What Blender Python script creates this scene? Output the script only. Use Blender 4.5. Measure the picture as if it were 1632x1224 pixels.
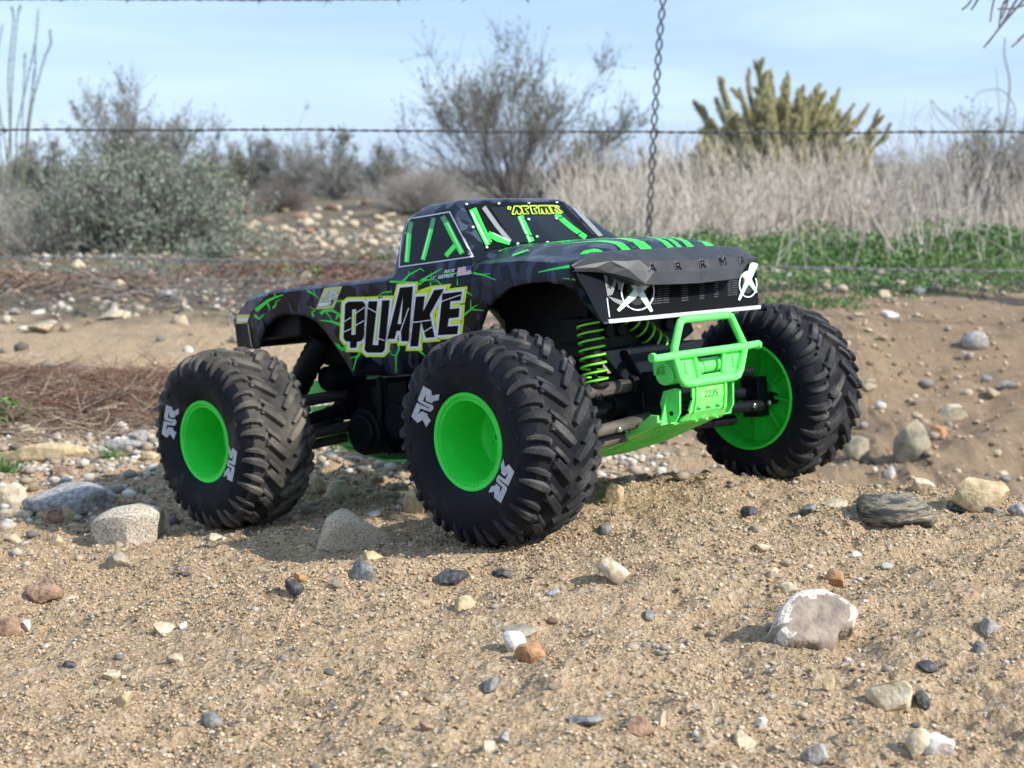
import bpy, bmesh, math, random
import numpy as np
from mathutils import Vector, Matrix
from mathutils.bvhtree import BVHTree
from mathutils.geometry import tessellate_polygon

for o in list(bpy.data.objects): bpy.data.objects.remove(o)
S = bpy.context.scene
COL = S.collection
random.seed(7); RNG = np.random.default_rng(11)

# ------------------------------------------------------------------ camera, sky, sun, exposure
FPX = 2464.7; HZ = 290.0; CAMH = 0.26
PITCH = math.atan((612 - HZ) / FPX)
cam = bpy.data.cameras.new('camera'); camo = bpy.data.objects.new('camera', cam); COL.objects.link(camo)
camo.location = (0, 0, CAMH); camo.rotation_euler = (math.pi / 2 - PITCH, 0, 0)
cam.sensor_width = 36; cam.lens = 36 * FPX / 1632; cam.clip_start = 0.02; cam.clip_end = 1000
cam.dof.use_dof = True; cam.dof.focus_distance = 1.0; cam.dof.aperture_fstop = 17
S.camera = camo
SUN_AZ, SUN_EL = -28.0, 37.0        # azimuth from +X towards +Y
sdir = Vector((math.cos(math.radians(SUN_EL)) * math.cos(math.radians(SUN_AZ)),
               math.cos(math.radians(SUN_EL)) * math.sin(math.radians(SUN_AZ)), math.sin(math.radians(SUN_EL))))
W = bpy.data.worlds.new('World'); S.world = W; W.use_nodes = True
nt = W.node_tree; nt.nodes.clear()
def N(nt, t, **k):
    n = nt.nodes.new(t)
    for a, b in k.items(): setattr(n, a, b)
    return n
sky = N(nt, 'ShaderNodeTexSky', sky_type='NISHITA', sun_disc=False, sun_elevation=math.radians(SUN_EL),
        sun_rotation=math.radians(90 - SUN_AZ), air_density=1.0, dust_density=0.6, ozone_density=1.5, altitude=300)
tc = N(nt, 'ShaderNodeTexCoord'); mp = N(nt, 'ShaderNodeMapping'); mp.inputs['Scale'].default_value = (1.2, 1.2, 11)
mp.inputs['Rotation'].default_value = (0.0, 0.10, 0)
nz = N(nt, 'ShaderNodeTexNoise'); nz.inputs['Scale'].default_value = 2.3; nz.inputs['Detail'].default_value = 7; nz.inputs['Roughness'].default_value = 0.55
nz.inputs['Distortion'].default_value = 0.4
rp = N(nt, 'ShaderNodeValToRGB'); rp.color_ramp.elements[0].position = 0.36; rp.color_ramp.elements[1].position = 0.72
mm = N(nt, 'ShaderNodeMath', operation='MULTIPLY_ADD'); mm.inputs[1].default_value = 0.0; mm.inputs[2].default_value = .68
mx = N(nt, 'ShaderNodeMix', data_type='RGBA'); mx.inputs['B'].default_value = (3.9, 5.6, 8.6, 1)
bg = N(nt, 'ShaderNodeBackground'); bg.inputs['Strength'].default_value = 0.1
wo = N(nt, 'ShaderNodeOutputWorld'); L = nt.links.new
L(tc.outputs['Generated'], mp.inputs['Vector']); L(mp.outputs['Vector'], nz.inputs['Vector']); L(nz.outputs['Fac'], rp.inputs['Fac'])
L(rp.outputs['Color'], mm.inputs[0]); L(mm.outputs[0], mx.inputs['Factor']); L(sky.outputs['Color'], mx.inputs['A'])
m3 = N(nt, 'ShaderNodeMix', data_type='RGBA'); m3.inputs['B'].default_value = (6.0, 7.6, 9.4, 1); m4 = N(nt, 'ShaderNodeMath', operation='MULTIPLY'); m4.inputs[1].default_value = .75
L(rp.outputs['Color'], m4.inputs[0]); L(m4.outputs[0], m3.inputs['Factor']); L(mx.outputs['Result'], m3.inputs['A']); L(m3.outputs['Result'], bg.inputs['Color']); L(bg.outputs['Background'], wo.inputs['Surface'])
sun = bpy.data.lights.new('sun', 'SUN'); sun.energy = 4.4; sun.angle = math.radians(1.2); sun.color = (1.0, 0.945, 0.87)
suno = bpy.data.objects.new('sun', sun); COL.objects.link(suno); suno.rotation_euler = sdir.to_track_quat('Z', 'Y').to_euler()
S.view_settings.view_transform = 'Standard'; S.view_settings.look = 'None'; S.view_settings.exposure = 0.5; S.view_settings.gamma = 1
S.render.engine = 'CYCLES'; S.render.resolution_x = 1024; S.render.resolution_y = 768

# ------------------------------------------------------------------ helpers
def tag(o, label=None, cat=None, group=None, kind=None):
    if label: o['label'] = label
    if cat: o['category'] = cat
    if group: o['group'] = group
    if kind: o['kind'] = kind
    return o
def empty(name, loc=(0, 0, 0), rot=None):
    o = bpy.data.objects.new(name, None); o.empty_display_size = 0.02; COL.objects.link(o); o.location = loc
    if rot is not None: o.rotation_euler = rot
    return o
def link(name, me, mats, parent=None, smooth=True):
    if not isinstance(mats, (list, tuple)): mats = [mats]
    for m in mats: me.materials.append(m)
    if smooth: me.polygons.foreach_set('use_smooth', np.ones(len(me.polygons), dtype=bool))
    o = bpy.data.objects.new(name, me); COL.objects.link(o)
    if parent is not None: o.parent = parent
    return o
def arr_mesh(name, V, F, midx=None):
    """fast mesh from numpy; F (n,3) or (n,4)"""
    me = bpy.data.meshes.new(name); V = np.ascontiguousarray(V, dtype=np.float32); F = np.ascontiguousarray(F, dtype=np.int32)
    n, k = F.shape
    me.vertices.add(len(V)); me.vertices.foreach_set('co', V.ravel())
    me.loops.add(n * k); me.loops.foreach_set('vertex_index', F.ravel())
    me.polygons.add(n); me.polygons.foreach_set('loop_start', np.arange(0, n * k, k, dtype=np.int32))
    me.polygons.foreach_set('loop_total', np.full(n, k, dtype=np.int32))
    if midx is not None: me.polygons.foreach_set('material_index', np.ascontiguousarray(midx, dtype=np.int32))
    me.update(calc_edges=True); me.validate()
    return me
class MB:
    """collects shapes (with a material slot) and builds ONE mesh object"""
    def __init__(s): s.v = []; s.f = []; s.m = []
    def add(s, V, F, mi=0):
        b = len(s.v); s.v += [tuple(float(c) for c in p) for p in V]
        for f in F: s.f.append(tuple(b + i for i in f)); s.m.append(mi)
    def box(s, c, d, mi=0, R=None, taper=None):
        hx, hy, hz = d[0] / 2, d[1] / 2, d[2] / 2
        P = [(x * hx, y * hy, z * hz) for z in (-1, 1) for y in (-1, 1) for x in (-1, 1)]
        if taper: P = [(p[0] * (taper if p[2] > 0 else 1), p[1] * (taper if p[2] > 0 else 1), p[2]) for p in P]
        if R is not None: P = [R @ Vector(p) for p in P]
        s.add([(p[0] + c[0], p[1] + c[1], p[2] + c[2]) for p in P],
              [(0, 2, 3, 1), (4, 5, 7, 6), (0, 1, 5, 4), (2, 6, 7, 3), (0, 4, 6, 2), (1, 3, 7, 5)], mi)
    def tube(s, pts, r, n=10, mi=0, cap=True, closed=False):
        pts = [Vector(p) for p in pts]; k = len(pts); rr = r if isinstance(r, (list, tuple)) else [r] * k
        up = None; V = []
        for i, p in enumerate(pts):
            if closed: t = (pts[(i + 1) % k] - pts[i - 1])
            else: t = pts[min(i + 1, k - 1)] - pts[max(i - 1, 0)]
            t.normalize()
            if up is None:
                a = Vector((0, 0, 1)) if abs(t.z) < .9 else Vector((1, 0, 0)); up = t.cross(a).normalized()
            up = (up - t * up.dot(t)).normalized(); w = t.cross(up)
            for j in range(n):
                a = 2 * math.pi * j / n; V.append(p + (up * math.cos(a) + w * math.sin(a)) * rr[i])
        F = []
        for i in range(k if closed else k - 1):
            i2 = (i + 1) % k
            for j in range(n): F.append((i * n + j, i * n + (j + 1) % n, i2 * n + (j + 1) % n, i2 * n + j))
        if cap and not closed: F += [tuple(range(n))[::-1], tuple((k - 1) * n + j for j in range(n))]
        s.add(V, F, mi)
    def cyl(s, a, b, r, n=20, mi=0): s.tube([a, b], r, n, mi)
    def prism(s, poly, a, b, axis=1, mi=0):
        """poly of 2D points in the plane normal to axis, extruded from a to b along the axis"""
        def P(u, v, w): return {0: (w, u, v), 1: (u, w, v), 2: (u, v, w)}[axis]
        n = len(poly); V = [P(u, v, a) for u, v in poly] + [P(u, v, b) for u, v in poly]
        tris = tessellate_polygon([[Vector((u, v, 0)) for u, v in poly]])
        F = [t for t in tris] + [tuple(i + n for i in t)[::-1] for t in tris] + [(i, (i + 1) % n, (i + 1) % n + n, i + n) for i in range(n)]
        s.add(V, F, mi)
    def rev(s, prof, n=64, mi=0, close=False):
        """prof: (y, r) revolved about local y"""
        k = len(prof); V = []
        for j in range(n):
            a = 2 * math.pi * j / n
            for y, r in prof: V.append((r * math.cos(a), y, r * math.sin(a)))
        F = []
        for j in range(n):
            j2 = (j + 1) % n
            for i in range(k - 1): F.append((j * k + i, j * k + i + 1, j2 * k + i + 1, j2 * k + i))
        s.add(V, F, mi)
    def build(s, name, mats, parent=None, smooth=True, bevel=0, solid=0, loc=None, fixn=True, seg=2):
        me = bpy.data.meshes.new(name); me.from_pydata(s.v, [], s.f)
        me.polygons.foreach_set('material_index', s.m)
        if fixn:
            bm = bmesh.new(); bm.from_mesh(me); bmesh.ops.recalc_face_normals(bm, faces=bm.faces[:]); bm.to_mesh(me); bm.free()
        o = link(name, me, mats, parent, smooth)
        if smooth:
            try: me.set_sharp_from_angle(angle=math.radians(38))
            except Exception: pass
        if solid:
            md = o.modifiers.new('solid', 'SOLIDIFY'); md.thickness = solid; md.offset = -1
        if bevel:
            md = o.modifiers.new('bevel', 'BEVEL'); md.width = bevel; md.segments = seg; md.limit_method = 'ANGLE'; md.angle_limit = math.radians(40)
        if loc is not None: o.location = loc
        return o

# ---- materials
def mat(name, stops, rough=0.6, scale=40, detail=4, bump=0, bscale=200, spec=0.5, metal=0, coat=0, lo=.35, hi=.65, tex='noise', coord='Object',
        island=0, stretch=None, trans=0, nrough=.6, rough2=None, constant=False):
    m = bpy.data.materials.new(name); m.use_nodes = True; nt = m.node_tree; b = nt.nodes['Principled BSDF']; L = nt.links.new
    b.inputs['Roughness'].default_value = rough; b.inputs['Specular IOR Level'].default_value = spec; b.inputs['Metallic'].default_value = metal
    b.inputs['Coat Weight'].default_value = coat
    if not isinstance(stops[0], (list, tuple)): stops = [stops]
    if len(stops) == 1 and not bump:
        b.inputs['Base Color'].default_value = (*stops[0], 1); return m
    tc = N(nt, 'ShaderNodeTexCoord'); vec = tc.outputs[coord]
    if stretch:
        mp = N(nt, 'ShaderNodeMapping'); mp.inputs['Scale'].default_value = stretch; L(vec, mp.inputs['Vector']); vec = mp.outputs['Vector']
    if len(stops) > 1:
        if tex == 'noise':
            t = N(nt, 'ShaderNodeTexNoise'); t.inputs['Detail'].default_value = detail; t.inputs['Roughness'].default_value = nrough; out = t.outputs['Fac']
        elif tex == 'island':
            t = None; g = N(nt, 'ShaderNodeNewGeometry'); out = g.outputs['Random Per Island']
        else:
            t = N(nt, 'ShaderNodeTexVoronoi'); out = t.outputs['Color']
        if t: t.inputs['Scale'].default_value = scale; L(vec, t.inputs['Vector'])
        if island:
            g = N(nt, 'ShaderNodeNewGeometry'); mx = N(nt, 'ShaderNodeMix', data_type='FLOAT'); mx.inputs['Factor'].default_value = island
            L(out, mx.inputs['A']); L(g.outputs['Random Per Island'], mx.inputs['B']); out = mx.outputs['Result']
        r = N(nt, 'ShaderNodeValToRGB'); e = r.color_ramp.elements
        if constant: r.color_ramp.interpolation = 'CONSTANT'
        n = len(stops)
        for i, c in enumerate(stops):
            p = lo + (hi - lo) * i / (n - 1)
            if i == 0: e[0].position = p; e[0].color = (*c, 1)
            elif i == n - 1: e[-1].position = p; e[-1].color = (*c, 1)
            else: x = e.new(p); x.color = (*c, 1)
        L(out, r.inputs['Fac']); L(r.outputs['Color'], b.inputs['Base Color'])
        if rough2 is not None:
            mr = N(nt, 'ShaderNodeMapRange'); mr.inputs['From Min'].default_value = lo; mr.inputs['From Max'].default_value = hi
            mr.inputs['To Min'].default_value = rough; mr.inputs['To Max'].default_value = rough2
            L(out, mr.inputs['Value']); L(mr.outputs['Result'], b.inputs['Roughness'])
    else: b.inputs['Base Color'].default_value = (*stops[0], 1)
    if bump:
        t2 = N(nt, 'ShaderNodeTexNoise'); t2.inputs['Scale'].default_value = bscale; t2.inputs['Detail'].default_value = 6; L(vec, t2.inputs['Vector'])
        bp = N(nt, 'ShaderNodeBump'); bp.inputs['Strength'].default_value = 1; bp.inputs['Distance'].default_value = bump
        L(t2.outputs['Fac'], bp.inputs['Height']); L(bp.outputs['Normal'], b.inputs['Normal'])
    return m

# ---- value noise in numpy
def _h(ix, iy, s):
    n = (ix * 374761393 + iy * 668265263 + s * 144665) & 0xffffffff
    n = ((n ^ (n >> 13)) * 1274126177) & 0xffffffff
    n = (n ^ (n >> 16))
    return (n & 0xffff) / 65535.0
def vn(x, y, s=0):
    ix = np.floor(x).astype(np.int64); iy = np.floor(y).astype(np.int64); fx = x - ix; fy = y - iy
    fx = fx * fx * (3 - 2 * fx); fy = fy * fy * (3 - 2 * fy)
    return (_h(ix, iy, s) * (1 - fx) + _h(ix + 1, iy, s) * fx) * (1 - fy) + (_h(ix, iy + 1, s) * (1 - fx) + _h(ix + 1, iy + 1, s) * fx) * fy - .5
def fbm(x, y, s=0, o=4):
    a = 1.; t = 0
    for k in range(o): t = t + a * vn(x, y, s + k * 17); x = x * 2.03 + 3.1; y = y * 2.03 + 1.7; a *= .5
    return t

# ------------------------------------------------------------------ camera geometry: a pixel of the photograph as a ray
def ray(px, py):
    x = (px - 816) / FPX; z = -(py - 612) / FPX
    return np.array([x, math.cos(PITCH) + z * math.sin(PITCH), -math.sin(PITCH) + z * math.cos(PITCH)])
CAM = np.array([0, 0, CAMH])
def at_depth(px, py, d):
    r = ray(px, py); return CAM + r * (d / r[1])

# ------------------------------------------------------------------ terrain
CP = [(-.01, 1.085, .002), (-.238, 1.309, -.0345), (.227, 1.339, .001), (-.002, 1.557, -.036), (.1, 1.2, .002), (0, 1.3, -.012),
      (0, .62, -.012), (-.38, .66, -.03), (.42, .66, -.008), (-.3, .92, -.028), (.3, .95, .004), (0, .88, -.002), (-.5, 1.2, -.045),
      (.34, 1.27, .001), (.46, 1.2, -.002), (.62, 1.2, -.006), (.40, 1.34, -.012), (.36, 1.44, -.06), (.45, 1.44, -.08), (.6, 1.38, -.07), (.5, 1.56, -.15), (.7, 1.6, -.19), (.55, 2.0, -.22), (.85, 2.1, -.2),
      (.62, 2.45, -.17), (.8, 2.86, -.09), (.6, 2.9, -.03), (.85, 3.15, -.0), (.55, 3.15, .0), (1.2, 3.0, -.02), (1.3, 2.2, -.16), (1.1, 1.3, -.02), (1.2, .7, -.02),
      (.3, 1.9, -.1), (.2, 2.4, -.12), (.1, 3.0, -.05), (.3, 3.3, -.01), (-.5, 1.65, -.052), (-.68, 2.3, -.05), (-.3, 2.1, -.06), (-.85, 2.9, -.04),
      (-.4, 2.9, -.04), (-1.2, 2.0, -.05), (-1.2, 1.2, -.05), (-1.1, .7, -.04), (-1, 3.6, -.02), (0, 3.7, 0), (1, 3.8, .02), (-1.6, 4.5, .0), (0, 4.6, .02), (1.6, 4.6, .03),
      (0, .2, -.02), (-.8, .2, -.03), (.8, .2, -.02), (2.2, 2.5, -.06), (-2.2, 2.5, -.05), (2.2, .5, -.03), (-2.2, .5, -.04), (-2, 5.5, .02), (2, 5.5, .04), (0, 5.6, .03)]
CP = np.array(CP)
def tps_fit(C):
    n = len(C); d2 = ((C[:, None, :2] - C[None, :, :2]) ** 2).sum(-1); K = .5 * d2 * np.log(d2 + 1e-12) + np.eye(n) * 2e-4
    P = np.c_[np.ones(n), C[:, :2]]; A = np.block([[K, P], [P.T, np.zeros((3, 3))]])
    return np.linalg.solve(A, np.r_[C[:, 2], 0, 0, 0])
TW = tps_fit(CP)
def hbase(x, y):
    x = np.asarray(x, float); y = np.asarray(y, float); sh = np.broadcast(x, y).shape; x = np.broadcast_to(x, sh).ravel(); y = np.broadcast_to(y, sh).ravel()
    z = np.zeros(len(x))
    xx = np.clip(x, -2.4, 2.4); yy = np.clip(y, .1, 5.8)
    for i in range(len(CP)):
        d2 = (xx - CP[i, 0]) ** 2 + (yy - CP[i, 1]) ** 2; z += TW[i] * .5 * d2 * np.log(d2 + 1e-12)
    z += TW[-3] + TW[-2] * xx + TW[-1] * yy
    far = np.interp(y, [0, 4, 6, 10, 14, 20, 40, 500], [-.03, .0, .03, .10, .14, .19, .215, .22])
    w = np.clip((y - 4.2) / 1.4, 0, 1); w = w * w * (3 - 2 * w)
    wx = np.clip((np.abs(x) - 1.7) / .7, 0, 1); w = np.maximum(w, wx)
    return (z * (1 - w) + far * w).reshape(sh)
CONT = [(-.0095, 1.091), (-.238, 1.309), (.227, 1.339), (-.002, 1.557)]
def height(x, y, fine=True):
    x = np.asarray(x, float); y = np.asarray(y, float); z = hbase(x, y)
    near = np.ones_like(z)
    for cx, cy in CONT: near = near * (1 - .85 * np.exp(-((x - cx) ** 2 + (y - cy) ** 2) / .06 ** 2))
    gul = np.exp(-((x - .75) ** 2 / .35 + (y - 2.2) ** 2 / .5))
    u = x * .86 + y * .5; v = -x * .5 + y * .86                     # diagonal rills in the sand
    z = z + near * (.010 * fbm(x * 7, y * 7, 3, 3) + .011 * fbm(u * 5, v * 22, 9, 3) + .0075 * fbm(x * 42, y * 42, 5, 3)) + gul * (.075 * fbm(x * 4.5, y * 4.5, 21, 5) + .03 * np.abs(fbm(x * 11, y * 5, 23, 3)))
    z = z + np.clip((y - 3.6) / 3, 0, 1) * .03 * fbm(x * 1.5, y * 1.5, 31, 4)
    if fine:
        z = z + .0034 * fbm(x * 170, y * 170, 41, 3) * (.6 + .8 * np.clip(fbm(x * 9, y * 9, 55, 2) + .5, 0, 1))
    return z
def ground_hit(px, py):
    r = ray(px, py); t = np.r_[np.arange(.4, 4, .01), np.arange(4, 60, .1)]
    P = CAM + r * t[:, None]; h = height(P[:, 0], P[:, 1], False); k = np.argmax(P[:, 2] < h)
    a, b = t[max(k - 1, 0)], t[k]
    for _ in range(12):
        m = (a + b) / 2; q = CAM + r * m
        if q[2] < float(height(q[0], q[1], False)): b = m
        else: a = m
    return CAM + r * b
def graded(a, b, step, lo, hi, g=1.06):
    c = list(np.arange(a, b, step)); s = step; x = c[-1]
    while x < hi: s *= g; x += s; c.append(x)
    s = step; x = a; pre = []
    while x > lo: s *= g; x -= s; pre.append(x)
    return np.array(pre[::-1] + c)
gx = graded(-.6, .62, .0022, -90, 90, 1.045); gy = graded(.6, 1.62, .0024, -3, 160, 1.022)
X, Y = np.meshgrid(gx, gy); Z = height(X, Y)
nx, ny = len(gx), len(gy); idx = np.arange(nx * ny).reshape(ny, nx)
F = np.stack([idx[:-1, :-1], idx[:-1, 1:], idx[1:, 1:], idx[1:, :-1]], -1).reshape(-1, 4)
me = arr_mesh('ground', np.c_[X.ravel(), Y.ravel(), Z.ravel()], F)
def sand_mat():
    m = bpy.data.materials.new('sand'); m.use_nodes = True; nt = m.node_tree; b = nt.nodes['Principled BSDF']; L = nt.links.new
    b.inputs['Roughness'].default_value = .95; b.inputs['Specular IOR Level'].default_value = .2
    tc = N(nt, 'ShaderNodeTexCoord'); v = tc.outputs['Object']
    def noise(sc, det=4, ro=.6):
        t = N(nt, 'ShaderNodeTexNoise'); t.inputs['Scale'].default_value = sc; t.inputs['Detail'].default_value = det; t.inputs['Roughness'].default_value = ro; L(v, t.inputs['Vector']); return t.outputs['Fac']
    def ramp(f, st):
        r = N(nt, 'ShaderNodeValToRGB'); e = r.color_ramp.elements
        for i, (p, c) in enumerate(st):
            if i < 2: e[i].position = p; e[i].color = (*c, 1)
            else: x = e.new(p); x.color = (*c, 1)
        L(f, r.inputs['Fac']); return r.outputs['Color']
    def mix(f, a, bb, mode='MIX'):
        x = N(nt, 'ShaderNodeMix', data_type='RGBA', blend_type=mode)
        if isinstance(f, (int, float)): x.inputs['Factor'].default_value = f
        else: L(f, x.inputs['Factor'])
        L(a, x.inputs['A']); L(bb, x.inputs['B']); return x.outputs['Result']
    big = ramp(noise(3.5, 5), [(.3, (.36, .235, .125)), (.7, (.44, .31, .18))])
    mid = ramp(noise(60, 5), [(.35, (.27, .175, .098)), (.65, (.50, .355, .21))])
    c = mix(.55, big, mid)
    vo = N(nt, 'ShaderNodeTexVoronoi'); vo.inputs['Scale'].default_value = 330; L(v, vo.inputs['Vector'])
    sp = N(nt, 'ShaderNodeSeparateColor'); L(vo.outputs['Color'], sp.inputs['Color'])
    gr = ramp(sp.outputs['Red'], [(.0, (.08, .06, .042)), (.15, (.25, .17, .10)), (.5, (.43, .305, .175)), (.82, (.52, .39, .25)), (.97, (.68, .6, .5))])
    c = mix(.5, c, gr)
    vo2 = N(nt, 'ShaderNodeTexVoronoi'); vo2.inputs['Scale'].default_value = 900; L(v, vo2.inputs['Vector'])
    sp2 = N(nt, 'ShaderNodeSeparateColor'); L(vo2.outputs['Color'], sp2.inputs['Color'])
    g2 = ramp(sp2.outputs['Green'], [(0, (.12, .09, .06)), (.2, (.36, .26, .165)), (.7, (.49, .37, .235)), (1, (.66, .57, .44))])
    c = mix(.35, c, g2)
    # gravelly grey soil farther back on the left (gravel bed) and darker scrub soil beyond the fence
    sx = N(nt, 'ShaderNodeSeparateXYZ'); L(v, sx.inputs[0])
    wob = noise(3, 4); ad = N(nt, 'ShaderNodeMath', operation='MULTIPLY_ADD'); L(wob, ad.inputs[0]); ad.inputs[1].default_value = 1.4; L(sx.outputs['Y'], ad.inputs[2])
    mr = N(nt, 'ShaderNodeMapRange'); mr.inputs['From Min'].default_value = 3.75; mr.inputs['From Max'].default_value = 4.15; L(ad.outputs[0], mr.inputs['Value'])
    far = ramp(noise(5, 6, .7), [(.36, (.07, .06, .042)), (.46, (.2, .155, .11)), (.55, (.13, .115, .07)), (.66, (.33, .26, .19))])
    c = mix(mr.outputs['Result'], c, far)
    # darker brown soil of the washed out bank on the right
    def rng_(src, a, bb, lo=0., hi=1.):
        m_ = N(nt, 'ShaderNodeMapRange', interpolation_type='SMOOTHSTEP'); m_.inputs['From Min'].default_value = a; m_.inputs['From Max'].default_value = bb; m_.inputs['To Min'].default_value = lo; m_.inputs['To Max'].default_value = hi; L(src, m_.inputs['Value']); return m_.outputs['Result']
    def mul(a, bb):
        m_ = N(nt, 'ShaderNodeMath', operation='MULTIPLY'); L(a, m_.inputs[0]); L(bb, m_.inputs[1]); return m_.outputs[0]
    wa = N(nt, 'ShaderNodeMath', operation='MULTIPLY_ADD'); L(noise(6, 5), wa.inputs[0]); wa.inputs[1].default_value = .3; L(sx.outputs['Y'], wa.inputs[2])
    wx_ = N(nt, 'ShaderNodeMath', operation='MULTIPLY_ADD'); L(noise(5, 5), wx_.inputs[0]); wx_.inputs[1].default_value = .4; L(sx.outputs['X'], wx_.inputs[2])
    msk = mul(mul(rng_(wa.outputs[0], 1.52, 1.75), rng_(wa.outputs[0], 3.7, 3.2)), rng_(wx_.outputs[0], .3, .6))
    clay = ramp(noise(9, 7, .7), [(.34, (.15, .105, .07)), (.48, (.29, .21, .135)), (.56, (.22, .155, .10)), (.7, (.37, .275, .185))])
    m85 = N(nt, 'ShaderNodeMath', operation='MULTIPLY'); L(msk, m85.inputs[0]); m85.inputs[1].default_value = .85
    c = mix(m85.outputs[0], c, clay)
    L(c, b.inputs['Base Color'])
    bp = N(nt, 'ShaderNodeBump'); bp.inputs['Strength'].default_value = 1; bp.inputs['Distance'].default_value = .0018
    am = N(nt, 'ShaderNodeMath', operation='ADD'); L(noise(900, 3), am.inputs[0]); L(vo.outputs['Distance'], am.inputs[1])
    am2 = N(nt, 'ShaderNodeMath', operation='MULTIPLY_ADD'); L(noise(260, 4), am2.inputs[0]); am2.inputs[1].default_value = 1.6; L(am.outputs[0], am2.inputs[2])
    L(am2.outputs[0], bp.inputs['Height']); L(bp.outputs['Normal'], b.inputs['Normal'])
    return m
tag(link('ground', me, sand_mat()), kind='structure')

# ------------------------------------------------------------------ stones
def ico(n):
    bm = bmesh.new(); bmesh.ops.create_icosphere(bm, subdivisions=n, radius=1)
    V = np.array([v.co[:] for v in bm.verts]); F = np.array([[v.index for v in f.verts] for f in bm.faces]); bm.free(); return V, F
ICO = {n: ico(n) for n in (1, 2, 3, 4)}
def rock(level, rng, ang=.5, cuts=9, rough=.06):
    V, F = ICO[level]; V = V.copy()
    for _ in range(cuts):
        n = rng.normal(size=3); n /= np.linalg.norm(n); d = rng.uniform(1 - ang, .95); k = V @ n; m = k > d
        V[m] -= np.outer(k[m] - d, n)
    ph = rng.uniform(0, 9, 3)
    nn = np.sin(V @ rng.normal(size=(3, 5)) * 3 + rng.uniform(0, 6, 5)).mean(1) * 1.0 + .6 * np.sin(V @ rng.normal(size=(3, 5)) * 8 + rng.uniform(0, 6, 5)).mean(1)
    V *= (1 + rough * nn)[:, None]
    return V, F
# small gravel that nobody could count
def gravel(name, n, xr, yr, s0, s1, mtl, seed, dens=None, sink=.2, pw=2.5):
    rng = np.random.default_rng(seed); x = rng.uniform(*xr, n); y = rng.uniform(*yr, n)
    if dens is not None: k = rng.uniform(0, 1, n) < dens(x, y); x, y = x[k], y[k]
    n = len(x); z = height(x, y); s = s0 + (s1 - s0) * rng.uniform(0, 1, n) ** pw
    shapes = [rock(1, rng, .45, 5, .1) for _ in range(16)]; F0 = shapes[0][1]; SV = np.array([a[0] for a in shapes])
    V = SV[rng.integers(0, 16, n)] * (s / 2)[:, None, None] * rng.uniform(.65, 1.25, (n, 1, 3)) * np.array([1, 1, .72])
    a = rng.uniform(0, 6.28, n); c, sn = np.cos(a)[:, None], np.sin(a)[:, None]
    V = np.stack([V[..., 0] * c - V[..., 1] * sn, V[..., 0] * sn + V[..., 1] * c, V[..., 2]], -1)
    V += np.stack([x, y, z + s * sink], -1)[:, None, :]
    F = (F0[None] + (np.arange(n) * len(SV[0]))[:, None, None]).reshape(-1, 3)
    me = arr_mesh(name, V.reshape(-1, 3), F)
    return tag(link(name, me, mtl, smooth=False), kind='stuff')
M_grav = mat('gravel_grain', [(.08, .06, .043), (.27, .185, .11), (.39, .27, .155), (.43, .30, .175), (.48, .35, .21), (.38, .265, .16), (.52, .41, .28), (.64, .55, .43)], .9, tex='island', lo=0, hi=1)
M_grav2 = mat('gravel_mixed', [(.07, .06, .055), (.2, .18, .16), (.36, .29, .21), (.3, .24, .18), (.46, .38, .28), (.4, .37, .33), (.62, .57, .5)], .9, tex='island', lo=0, hi=1)
def inframe(x, y): return (np.abs(x) < .41 * y + .05)
tag(gravel('gravel', 230000, (-.62, .65), (.6, 1.65), .0009, .0034, M_grav, 1, lambda x, y: inframe(x, y) * np.clip(.62 + 1.1 * fbm(x * 8, y * 8, 77, 4), .12, 1), pw=3), kind='stuff')
gravel('gravel', 2600, (-.62, .65), (.6, 1.7), .0035, .008, M_grav2, 2, lambda x, y: inframe(x, y) * (.25 + .75 * (fbm(x * 6, y * 6, 78, 3) > .12)), .12)
gravel('gravel', 9000, (-.95, .2), (1.25, 2.2), .004, .016, M_grav2, 3, lambda x, y: inframe(x, y) * (.15 + .85 * (y > 1.38 + .25 * (x + .4))), .15)
gravel('gravel', 3200, (.2, 1.3), (1.35, 3.3), .003, .014, M_grav, 4, lambda x, y: inframe(x, y) * 1.0, .15)
gravel('gravel', 9000, (-1.6, 1.6), (2.2, 7), .006, .035, M_grav2, 5, lambda x, y: inframe(x, y) * (.12 + .88 * (y > 3.3)), .15)

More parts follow.
